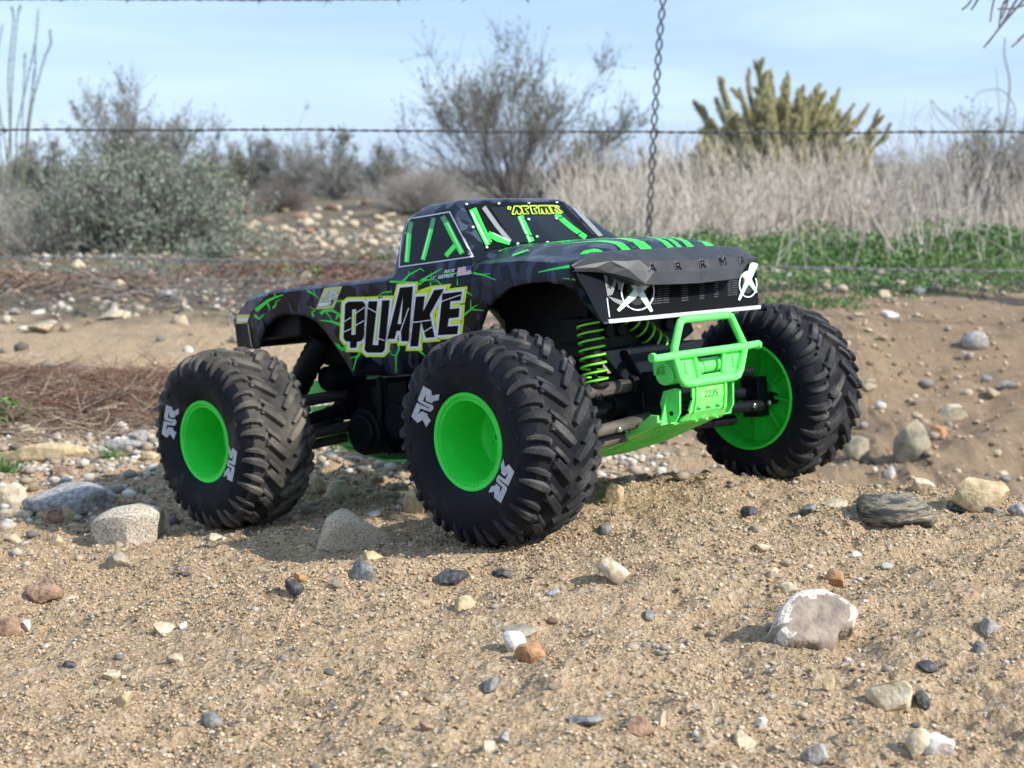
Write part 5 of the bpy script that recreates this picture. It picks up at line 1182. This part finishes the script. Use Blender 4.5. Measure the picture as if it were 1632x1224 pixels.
# the big rounded bush at the left and what stands round it
plant('bush', 225, 385, 5.4, .375, mpx(240, 5.4), 620, 3600, 11000, 44000, .0085, 1.62, 'grey', 'sage', 'big rounded grey green bush at the left behind the fence wires', 'bush', seed=3, r0=.0022, lfrac=.5, dep=.33, up=.02)
plant('bush', 40, 372, 5.2, .17, mpx(110, 5.2), 260, 900, 2200, 1500, .007, 1.6, 'grey', 'sage', 'low pale tangled bush at the left foot of the big rounded bush', 'bush', seed=5, r0=.0018, dep=.2)
plant('bush', 335, 400, 4.6, .10, mpx(62, 4.6), 90, 500, 900, 5200, .007, 1.5, 'grey', 'sage', 'small green grey shrub at the right foot of the big rounded bush', 'bush', seed=6, r0=.0015)
plant('bush', 8, 325, 6.8, .24, mpx(62, 6.8), 200, 900, 2200, 500, .007, 1.5, 'grey', 'grey', 'dry beige bush cut by the left edge', 'bush', seed=7, r0=.0018)
plant('creosote_bush', 215, 330, 8.4, .82, mpx(150, 8.4), 34, 330, 2600, 9500, .0095, .78, 'ftwig', 'creo', 'tall thin leaved shrub rising behind the big rounded bush', 'shrub', seed=8, r0=.0055, lfrac=.3, up=.08)
plant('creosote_bush', 345, 330, 9.0, .60, mpx(70, 9.0), 20, 170, 1300, 4200, .0095, .7, 'bark', 'creo', 'thin shrub with upright twigs right of the tall one behind the rounded bush', 'shrub', seed=9, r0=.005, lfrac=.2)
plant('creosote_bush', 820, 328, 9.6, 1.10, mpx(255, 9.6), 44, 340, 2600, 10000, .0115, 1.22, 'mtwig', 'creo', 'large open shrub in the centre fanning up from one foot behind the cab', 'shrub', seed=21, r0=.0065, lfrac=.28, up=.07, curl=.09)
plant('bush', 670, 328, 8.2, .29, mpx(100, 8.2), 320, 2000, 5200, 0, .007, 1.45, 'grey', 'grey', 'pale grey leafless bush left of the large open shrub', 'bush', seed=11, r0=.0022)
plant('bush', 445, 318, 9.5, .24, mpx(60, 9.5), 180, 900, 2600, 500, .008, 1.4, 'bark', 'red', 'purplish brown dry bush in the gap right of the big rounded bush', 'bush', seed=12, r0=.002)
for i, (px, py, d, h, w, lab) in enumerate([(455, 312, 12.5, .98, 56, 'sparse leafless shrub with one slanting branch against the sky'), (540, 312, 12, .66, 56, 'low sparse shrub against the sky left of the grey bush'), (500, 314, 14, .85, 46, 'far thin shrub between two sparse shrubs on the skyline'), (610, 312, 13, .58, 56, 'small hazy shrub on the skyline just above the grey bush'), (390, 312, 12.5, .82, 46, 'thin upright shrub at the right shoulder of the rounded bush'), (75, 312, 11, .62, 60, 'sparse shrub at the foot of the tall wand stems at the left edge')]):
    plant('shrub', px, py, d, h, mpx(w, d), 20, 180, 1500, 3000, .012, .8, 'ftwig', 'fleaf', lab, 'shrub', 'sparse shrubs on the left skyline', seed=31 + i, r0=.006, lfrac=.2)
# continuous low scrub far behind: nobody could count it
rng = np.random.default_rng(5); sc = TA(); sl = TA()
for k in range(270):
    px = rng.uniform(-60, 1700) if k < 150 else rng.choice([rng.uniform(-1300, -60), rng.uniform(1700, 2900)]); d = rng.uniform(13, 24); P = at_depth(px, 305, d); hh = rng.uniform(.12, .40) * (1.25 if 900 < px < 1632 else 1); wv = rng.uniform(.25, .8); n = 60
    a = rng.uniform(0, 6.28, n); ti = rng.uniform(0, 1, n) ** .6 * 1.2; D = np.stack([np.cos(a) * np.sin(ti), np.sin(a) * np.sin(ti), np.cos(ti)], 1)
    P0 = paths(np.tile([P[0], P[1], float(height(P[0], P[1], False))], (n, 1)) + rng.normal(size=(n, 3)) * [wv * .3, wv * .3, 0], D, hh * rng.uniform(.5, 1.1, n), 5, .2, .1, rng); tubes(sc, P0, .004 * np.linspace(1, .4, 5)[None] * np.ones((n, 1)), 3)
    B, D, tt = children(P0, 260, rng, .3, .8, .2); P1 = paths(B, D, hh * .2 * rng.uniform(.4, 1.3, 260), 3, .2, .1, rng); tubes(sc, P1, .0022 * np.ones((260, 3)), 3)
    C = P1[rng.integers(0, 260, 320), 2]; D = nrm(rng.normal(size=(320, 3))) * .016; quads(sl, C, D, np.full(320, .007), rng)
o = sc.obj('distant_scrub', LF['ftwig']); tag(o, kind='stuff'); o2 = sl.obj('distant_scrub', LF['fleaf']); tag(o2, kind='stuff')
# wand stems (ocotillo) at the left edge
oc = empty('ocotillo', tuple(at_depth(18, 318, 8.8) * [1, 1, 0] + [0, 0, .07])); tag(oc, 'spidery plant of tall bare wavy stems at the top left corner', 'desert plant'); ox_, oy_ = oc.location.x, oc.location.y
for pl, r in (([(8, 300), (14, 200), (10, 120), (20, 30), (16, 8)], .011), ([(20, 300), (18, 190), (22, 100), (30, 20), (34, 8)], .010), ([(25, 300), (22, 210), (40, 130), (55, 60), (58, 12)], .010), ([(30, 300), (42, 180), (52, 110), (52, 68)], .009), ([(36, 300), (48, 170), (70, 90), (80, 70), (78, 45)], .011),
              ([(22, 300), (24, 180), (27, 110), (28, 80)], .008), ([(4, 300), (-2, 180), (-6, 90), (5, 38)], .009), ([(30, 300), (36, 200), (44, 150), (47, 110)], .007), ([(15, 300), (2, 210), (-10, 140), (-15, 60)], .009)):
    t0 = TA(); P = np.array([at_depth(a, b, 8.8) for a, b in pl]); tt = np.linspace(0, len(pl) - 1, 22); P = np.stack([np.interp(tt, range(len(pl)), P[:, c]) for c in range(3)], 1)
    P[1:-1] = (P[:-2] + P[1:-1] + P[2:]) / 3; P[:, 1] += rng.normal() * .05; P -= np.array(oc.location)
    r *= .5; tubes(t0, P[None], (r * np.linspace(1, .55, 22))[None], 6); k = 160; i = rng.integers(0, 21, k); C = P[i] + rng.normal(size=(k, 3)) * r * .6; quads(t0, C, nrm(rng.normal(size=(k, 3))) * .010, np.full(k, .002), rng); t0.obj('stem', LF['creo'], oc)
# cholla cactus
def cholla(px, py, d, label, arms, seed, sc_=1.0):
    rng = np.random.default_rng(seed); P = at_depth(px, py, d); Z0 = float(height(P[0], P[1], False)); root = empty('cactus', (P[0], P[1], Z0)); tag(root, label, 'cactus')
    base = np.array([P[0], P[1], Z0]); sp = TA(); sk_ = TA()
    for (x, y, r, dy) in arms:
        e = at_depth(x, y, d + dy) - base; s = np.array([e[0] * .25 + rng.normal() * .03, rng.normal() * .05 + dy * .3, max(.02, e[2] * .35)]); n = 9
        mid = (s + e) / 2 + np.array([e[0] * .12, 0, -.02]); t = np.linspace(0, 1, n)[:, None]; Q_ = (1 - t) ** 2 * s + 2 * t * (1 - t) * mid + t ** 2 * e
        segs = [(Q_, r)]
        for b in range(rng.integers(3, 7)):
            i = rng.integers(3, 8); dv = nrm((Q_[i + 1 if i < 8 else i] - Q_[i - 1]) / np.linalg.norm(Q_[i] - Q_[i - 1]) + rng.normal(size=3) * .8 + [0, -.1, .3]); ln = rng.uniform(.05, .12); segs.append((Q_[i] + dv * np.linspace(0, ln, 6)[:, None], r * .85))
        for q, rr in segs:
            n = len(q); tt = np.linspace(0, 1, n); rad = rr * (.8 + .25 * np.sin(tt * 9 + rng.uniform(0, 6))) * np.clip((1.02 - tt) * 6, .25, 1); tubes(sk_, q[None], rad[None] * .8, 7)
            k = int(700 * np.linalg.norm(q[-1] - q[0]) / .15) + 120; i = rng.uniform(0, n - 1.001, k); j = i.astype(int); f = (i - j)[:, None]; C = q[j] * (1 - f) + q[j + 1] * f; nn = nrm(rng.normal(size=(k, 3))); C = C + nn * (np.interp(i, range(n), rad) * .8)[:, None]
            quads(sp, C, nn * (rr * .85 * rng.uniform(.5, 1.2, k))[:, None], np.full(k, .0016), rng)
    sk_.obj('arm', LF['cskin'], root); sp.obj('spines', LF['cact'], root)
A1 = [(1208, 98, .015, 0), (1228, 110, .013, .05), (1146, 122, .018, -.1), (1110, 165, .018, 0), (1140, 155, .018, .1), (1178, 140, .017, 0), (1255, 115, .017, -.05), (1285, 165, .018, .1), (1292, 150, .014, -.1), (1338, 140, .014, 0), (1320, 165, .017, .1), (1362, 165, .012, 0), (1385, 165, .012, .1), (1400, 190, .013, -.1), (1418, 208, .012, 0), (1390, 215, .015, .1),
      (1165, 190, .019, -.15), (1200, 170, .019, .1), (1235, 160, .02, -.1), (1260, 180, .02, .15), (1120, 205, .018, .1), (1135, 230, .018, -.1), (1180, 215, .02, -.2), (1220, 205, .02, -.2), (1270, 215, .02, -.2), (1310, 205, .019, -.15), (1345, 200, .017, .1), (1350, 235, .018, -.1), (1380, 250, .016, .0), (1145, 265, .017, -.15), (1200, 255, .018, -.3), (1300, 260, .018, -.3), (1250, 250, .018, -.35), (1360, 270, .015, -.2), (1215, 130, .014, .02), (1190, 120, .012, .1)]
rg_ = np.random.default_rng(9)
for _ in range(135):
    a_ = rg_.uniform(0, math.pi); q_ = rg_.uniform(.35, .96); A1.append((1250 + 158 * q_ * math.cos(a_), 300 - 165 * q_ * math.sin(a_) - 12, .017, rg_.uniform(-.3, .3)))
A1 = [(a, b, c * 1.22, d) for a, b, c, d in A1]
cholla(1245, 335, 8.8, 'wide yellow green cholla cactus with spiny arms right of the hanging fence stay', A1, 4)
plant('creosote_bush', 1600, 372, 7.0, .62, mpx(150, 7.0), 90, 1100, 5600, 9000, .009, 1.2, 'grey', 'creo', 'grey tangled shrub filling the right edge below the top branch', 'shrub', seed=44, r0=.004, lfrac=.2, dep=.4)
plant('shrub', 1480, 345, 8.4, .42, mpx(60, 8.4), 60, 500, 2200, 1200, .009, 1.0, 'grey', 'sage', 'leafless grey shrub between the cactus and the shrub at the right edge', 'shrub', seed=45, r0=.004)
plant('shrub', 1070, 330, 10.0, .46, mpx(70, 10.0), 60, 500, 2200, 4200, .010, 1.1, 'bark', 'creo', 'olive shrub just left of the cactus behind the hanging fence stay', 'shrub', seed=46, r0=.004)
# curly bare stems above the right shrub
cs = empty('bare_shrub', tuple(at_depth(1560, 330, 7.6) * [1, 1, 0] + [0, 0, .04])); tag(cs, 'bare shrub with arching curled stems against the sky at the right', 'shrub')
for pl, r in (([(1560, 330), (1600, 220), (1612, 130), (1600, 88), (1602, 60)], .010), ([(1555, 330), (1540, 210), (1500, 180), (1480, 152), (1492, 190), (1520, 215)], .006), ([(1575, 330), (1625, 180), (1600, 140), (1560, 145), (1548, 165)], .006), ([(1550, 330), (1460, 230), (1458, 185), (1478, 165)], .004), ([(1590, 320), (1640, 180), (1640, 120)], .009), ([(1545, 330), (1482, 240), (1486, 180)], .004), ([(1500, 330), (1430, 240), (1436, 190)], .004), ([(1600, 320), (1595, 200), (1590, 140), (1588, 110)], .005)):
    t0 = TA(); P = np.array([at_depth(a, b, 7.6) for a, b in pl]); tt = np.linspace(0, len(pl) - 1, 26); P = np.stack([np.interp(tt, range(len(pl)), P[:, c]) for c in range(3)], 1)
    for _ in range(3): P[1:-1] = (P[:-2] + P[1:-1] + P[2:]) / 3
    P -= np.array(cs.location); tubes(t0, P[None], (r * .75 * np.linspace(1, .5, 26))[None], 5); t0.obj('stem', LF['grey'], cs)
# dry straw stalks, green weeds, ground litter
def stalks(name, mtl, n, boxes, ln, r, lean, seed, up=.02, curl=.12, k=5, sub=0):
    rng = np.random.default_rng(seed); ta = TA()
    for (x0, x1, d0, d1, wgt) in boxes:
        m = int(n * wgt); d = rng.uniform(d0, d1, m); px = rng.uniform(x0, x1, m); X_ = (px - 816) / FPX * d; Y_ = d; kp = fbm(X_ * 2.6, Y_ * 2.6, seed, 3) + rng.normal(size=m) * .12 > -.08; X_, Y_ = X_[kp], Y_[kp]; m = len(X_); Z_ = height(X_, Y_, False)
        a = rng.uniform(0, 6.28, m); ti = np.abs(rng.normal(size=m)) * lean; D = np.stack([np.cos(a) * np.sin(ti), np.sin(a) * np.sin(ti), np.cos(ti)], 1)
        P0 = paths(np.stack([X_, Y_, Z_], 1), D, rng.uniform(ln[0], ln[1], m) * np.clip(1.0 + 1.2 * fbm(X_ * 3.5, Y_ * 3.5, seed + 9, 3), .35, 1.7), k, curl, up, rng); tubes(ta, P0, r * np.linspace(1, .3, k)[None] * rng.uniform(.6, 1.3, (m, 1)), 3)
        if sub:
            B, D, tt = children(P0, m * sub, rng, .25, .45, .1); P1 = paths(B, D, rng.uniform(.15, .4, m * sub) * ln[0], 4, curl, up, rng); tubes(ta, P1, r * .5 * np.ones((m * sub, 4)), 3)
    return tag(ta.obj(name, LF[mtl]), kind='stuff')
stalks('dry_grass', 'straw', 3400, [(880, 1700, 5.4, 8.2, 1.0), (1000, 1440, 5.2, 6.6, .35)], (.14, .34), .0026, .4, 51, sub=2)
stalks('dry_grass', 'grey', 500, [(860, 1120, 6.5, 9, .6), (1350, 1700, 5.4, 7.5, .8)], (.16, .36), .0025, .3, 52, sub=3)
for i, (px, py, d, h, w, lab) in enumerate([(1225, 345, 6.2, .20, 40, 'cluster of white dead stalks in front of the left half of the cactus'), (1325, 350, 5.9, .26, 50, 'tall forked clump of white dead stalks in front of the right half of the cactus'), (1130, 345, 6.4, .18, 45, 'pale dead clump just right of the hanging fence stay'), (1420, 370, 5.6, .22, 55, 'leaning clump of pale dead stalks right of the cactus'), (1540, 380, 5.4, .24, 50, 'dense pale clump of dead stalks before the right edge shrub'), (960, 330, 7.4, .16, 50, 'low beige dead clump between the cab and the hanging fence stay')]):
    plant('dead_plant', px, py, d, h, mpx(w, d), 40, 170, 260, 0, .01, 1.1, 'straw', 'straw', lab, 'dead plant', 'clumps of dead stalks at the right', seed=60 + i, r0=.0062, curl=.17)
def weeds(name, n, boxes, size, seed, hh=.06, mtl='green'):
    rng = np.random.default_rng(seed); ta = TA()
    for (x0, x1, d0, d1, wgt) in boxes:
        m = int(n * wgt); d = rng.uniform(d0, d1, m); px = rng.uniform(x0, x1, m); X_ = (px - 816) / FPX * d; nse = fbm(X_ * 5, d * 5, seed, 3); kp = nse + rng.normal(size=m) * .08 > .07; X_, d, nse = X_[kp], d[kp], nse[kp]; m = len(X_)
        Z_ = height(X_, d, False) + rng.uniform(0, 1, m) ** .8 * hh * np.clip(.35 + 2.4 * nse, .12, 1.7); D = nrm(rng.normal(size=(m, 3)) * [1, 1, .6] + [0, 0, .5]) * (size * rng.uniform(.5, 1.4, m))[:, None]
        quads(ta, np.stack([X_, d, Z_], 1), D, size * .35 * rng.uniform(.6, 1.3, m), rng)
    return tag(ta.obj(name, LF[mtl]), kind='stuff')
weeds('green_weeds', 62000, [(880, 1720, 4.35, 5.5, .8), (930, 1720, 3.9, 4.4, .16)], .009, 71, .068)
weeds('low_green_cover', 20000, [(1150, 1720, 3.12, 4.1, 1.0)], .0055, 77, .010, 'green')
weeds('low_green_cover', 12000, [(1150, 1720, 3.12, 4.1, 1.0)], .0055, 78, .012, 'creo')
stalks('green_grass', 'green', 5200, [(880, 1720, 4.0, 5.5, .8), (1150, 1720, 3.45, 4.0, .3)], (.02, .07), .0016, .5, 76)
weeds('green_weeds', 15000, [(1150, 1720, 3.45, 4.0, .5), (860, 1000, 5.4, 6.5, .3)], .007, 72, .02)
weeds('green_weeds', 5000, [(540, 640, 4.0, 4.5, .35), (400, 520, 3.9, 4.6, .15), (-40, 60, 3.6, 4.2, .2), (90, 150, 3.3, 3.5, .08)], .008, 73, .05)
stalks('dry_grass', 'straw', 1100, [(880, 1700, 4.1, 5.4, 1.0)], (.06, .2), .0017, .75, 55, sub=1)
stalks('dry_grass', 'bark', 500, [(880, 1700, 4.2, 5.4, 1.0)], (.05, .13), .0018, .8, 57, sub=2)
stalks('dry_grass', 'tanst', 900, [(880, 1720, 3.3, 4.2, 1.0)], (.015, .05), .001, 1.0, 58, sub=1)
stalks('dry_grass', 'creo', 500, [(0, 640, 3.4, 5.0, 1.0)], (.02, .07), .0012, 1.0, 56, sub=2)
weeds('low_green_cover', 26000, [(100, 620, 3.7, 4.8, .6), (380, 640, 3.4, 3.7, .15), (0, 400, 4.4, 5, .3)], .006, 74, .012, 'sage')
for i, (px, py, d, sz, n, lab) in enumerate([(2, 688, 1.95, .035, 60, 'little broad leaved green weed at the left edge beside the brush pile'), (8, 765, 1.62, .028, 120, 'tuft of fine green grass at the left edge above the cream stone'), (175, 722, 1.72, .02, 70, 'small grass tuft behind the flat grey white stone'), (155, 800, 1.46, .018, 60, 'small grass tuft in front of the purple grey slab'), (64, 815, 1.43, .018, 60, 'small grass tuft below the left of the purple grey slab'), (108, 815, 1.44, .012, 36, 'tiny grass tuft between two small stones below the slab'), (520, 738, 1.75, .024, 110, 'grass tuft seen under the truck left of the front tyre'), (600, 735, 1.78, .022, 90, 'grass tuft seen under the middle of the truck'), (560, 745, 1.70, .016, 60, 'low grass tuft between the two tufts seen under the truck'), (230, 770, 1.5, .012, 40, 'tiny grass tuft left of the rear tyre')]):
    rng = np.random.default_rng(80 + i); P = at_depth(px, py, d); z = float(height(P[0], P[1], False)); ta = TA()
    if i == 0:
        C = np.array([P[0], P[1], z]) + rng.normal(size=(n, 3)) * [.018, .012, .002] + np.c_[np.zeros((n, 2)), rng.uniform(0, sz, n)]; quads(ta, C, nrm(rng.normal(size=(n, 3))) * .007, np.full(n, .0035), rng)
    a = rng.uniform(0, 6.28, n); ti = rng.uniform(0, 1, n); D = np.stack([np.cos(a) * np.sin(ti), np.sin(a) * np.sin(ti), np.cos(ti)], 1)
    P0 = paths(np.array([P[0], P[1], z - .002]) + rng.normal(size=(n, 3)) * [sz * .35, sz * .25, 0], D, sz * rng.uniform(.5, 1.2, n), 5, .12, -.04, rng); tubes(ta, P0, .0007 * np.linspace(1, .2, 5)[None] * np.ones((n, 1)), 3)
    tag(ta.obj('grass_tuft', LF['green']), lab, 'grass tuft')
def litter(name, mtl, n, cx, cy, rx, ry, h, ln, r, seed, flat=.25):
    rng = np.random.default_rng(seed); a = rng.uniform(0, 6.28, n); q = np.sqrt(rng.uniform(0, 1, n)); X_ = cx + np.cos(a) * q * rx; Y_ = cy + np.sin(a) * q * ry; kp = fbm(X_ * 9, Y_ * 9, seed, 2) > -.3; X_, Y_, q = X_[kp], Y_[kp], q[kp]; m = len(X_)
    Z_ = height(X_, Y_, False) + h * (1 - q ** 2) * rng.uniform(0, 1, m) + .003; b = rng.uniform(0, 6.28, m); D = np.stack([np.cos(b), np.sin(b), rng.normal(size=m) * flat], 1)
    ta = TA(); P0 = paths(np.stack([X_, Y_, Z_], 1), D, rng.uniform(ln * .4, ln, m), 6, .16, -.02, rng); P0[..., 2] = np.maximum(P0[..., 2], height(P0[..., 0], P0[..., 1], False) + .001); tubes(ta, P0, r * np.linspace(1, .5, 6)[None] * rng.uniform(.5, 1.3, (m, 1)), 3)
    return tag(ta.obj(name, LF[mtl]), kind='stuff')
litter('dry_brush', 'red', 5200, -.70, 2.22, .32, .28, .028, .09, .0009, 91, .08)
litter('dry_brush', 'rust', 2400, -.66, 2.06, .30, .2, .018, .07, .0008, 92, .08)
litter('dry_brush', 'tanst', 1100, -.68, 2.1, .30, .26, .024, .10, .0010, 95, .1)
litter('dry_brush', 'rust', 800, -1.25, 3.9, .45, .28, .05, .14, .0022, 93)
litter('dry_brush', 'red', 900, -.55, 4.2, .35, .2, .03, .14, .002, 94)
litter('dry_brush', 'bark', 450, -.5, 4.2, .6, .4, .03, .2, .002, 96)
litter('dry_brush', 'bark', 450, -.9, 3.7, .7, .35, .03, .16, .002, 98)
litter('dry_brush', 'red', 700, -.3, 3.75, .3, .2, .02, .12, .002, 99)
litter('dry_brush', 'bark', 70, .12, 1.55, .12, .06, .008, .05, .0008, 97)

# ------------------------------------------------------------------ fence
fe = empty('wire_fence', (0, 3.0, 0)); tag(fe, 'rusty barbed wire fence of three strands crossing behind the truck, with a twisted hanging stay', 'fence'); FD = 3.0
M_wire = mat('weathered_wire', [(.05, .055, .06), (.10, .10, .10), (.09, .065, .045)], .6, 60, 4, metal=.3); M_wire2 = mat('pale_wire', [(.16, .165, .17), (.25, .25, .25)], .6, 60, 4, metal=.3)
def strand(zc, seed, m, sag=.004, barbs=True):
    ta = TA(); rng = np.random.default_rng(seed); x = np.arange(-3.2, 3.2, .004)
    z = np.interp(x, [-3.2, -1, 0, .3, 1, 3.2], zc) + .006 * fbm(x * 2.3, x * 0, seed, 3) + .0012 * fbm(x * 20, x * 0, seed + 1, 2)
    for ph in (0, math.pi):
        P = np.stack([x, .0014 * np.cos(x * 150 + ph), z + .0014 * np.sin(x * 150 + ph)], 1); tubes(ta, P[None], np.full((1, len(x)), .00125), 5)
    if barbs:
        for xb in np.arange(-3.1, 3.1, .125) + rng.uniform(-.01, .01, 50)[:len(np.arange(-3.1, 3.1, .125))]:
            zb = float(np.interp(xb, x, z)); t = np.linspace(0, 4 * math.pi, 20); P = np.stack([xb + (t / 12.6 - .5) * .008, .0034 * np.cos(t), zb + .0034 * np.sin(t)], 1); tubes(ta, P[None], np.full((1, 20), .001), 4)
            for k in range(4):
                d = nrm(rng.normal(size=3) * [.5, 1, 1]); P = np.array([[xb, 0, zb], [xb, 0, zb]]) + np.array([d * .002, d * .013]); tubes(ta, P[None], np.array([[.001, .0003]]), 4)
    return ta.obj('wire', m, fe)
zf = lambda py: CAMH - (py - HZ) * FD / FPX
strand([zf(10), zf(8), zf(6), zf(4), zf(2), zf(-2)], 1, M_wire); strand([zf(206), zf(208), zf(209), zf(211), zf(212), zf(214)], 2, M_wire); strand([zf(404), zf(408), zf(418), zf(424), zf(430), zf(436)], 3, M_wire2)
ta = TA(); zz = np.arange(zf(425), zf(-70), .0016); pyv = HZ - (zz - CAMH) * FPX / FD; xc = (np.interp(pyv, [-70, 0, 60, 210, 345, 430], [1055, 1052, 1047, 1039, 1034, 1028]) - 816) * FD / FPX
for ph in (0, math.pi):
    P = np.stack([xc + .0052 * np.sin(zz * 112 + ph), .0030 * np.cos(zz * 112 + ph), zz], 1); tubes(ta, P[None], np.full((1, len(zz)), .0021), 5)
ta.obj('stay', mat('dark_wire', [(.03, .034, .04), (.06, .06, .065)], .6, 60, 4), fe)
for s in (-1, 1):
    pb = MB(); pb.box((s * 2.9, 0.01, .36), (.035, .006, .9)); pb.box((s * 2.9, .022, .36), (.006, .03, .9)); pb.build('post', [M_wire], fe)
# branch hanging into the top right corner, growing from a tree beyond the right edge
tree = empty('overhanging_tree', (1.75, 2.9, 0)); tag(tree, 'thin leafless twigs hanging into the top right corner of the picture', 'tree')
T0 = TA(); tr_ = np.array([[0, 0, -.03], [.02, 0, .5], [-.05, -.05, .95], [-.35, -.2, 1.08], [-.75, -.38, 1.0]]); tubes(T0, tr_[None], np.array([[.06, .045, .03, .016, .008]]), 8); T0.obj('trunk', LF['bark'], tree)
T1 = TA(); tl0 = np.array(tree.location)
for pl in ([(1680, -60), (1640, -10), (1605, 30), (1568, 76)], [(1680, -60), (1625, -10), (1600, 35), (1574, 70)], [(1670, -80), (1600, -40), (1583, 0), (1578, 35)], [(1660, -90), (1560, -40), (1548, 4), (1533, 16)], [(1660, -90), (1575, -30), (1556, 4), (1548, 16)], [(1700, -40), (1660, 20), (1630, 60), (1612, 75)], [(1700, -60), (1650, 0), (1618, 14), (1590, 14)], [(1690, -20), (1650, 40), (1622, 64)], [(1680, -60), (1600, 0), (1595, 20), (1592, 42)], [(1670, -80), (1610, -20), (1604, 10), (1596, 30)]):
    P = np.array([at_depth(a, b, 2.5) for a, b in pl]); P = np.vstack([tl0 + tr_[-1], P]); tt = np.linspace(0, len(P) - 1, 22); P = np.stack([np.interp(tt, range(len(P)), P[:, c]) for c in range(3)], 1)
    for _ in range(3): P[1:-1] = (P[:-2] + P[1:-1] + P[2:]) / 3
    tubes(T1, (P - tl0)[None], np.linspace(.0030, .0014, 22)[None], 5)
T1.obj('twigs', LF['bark'], tree)
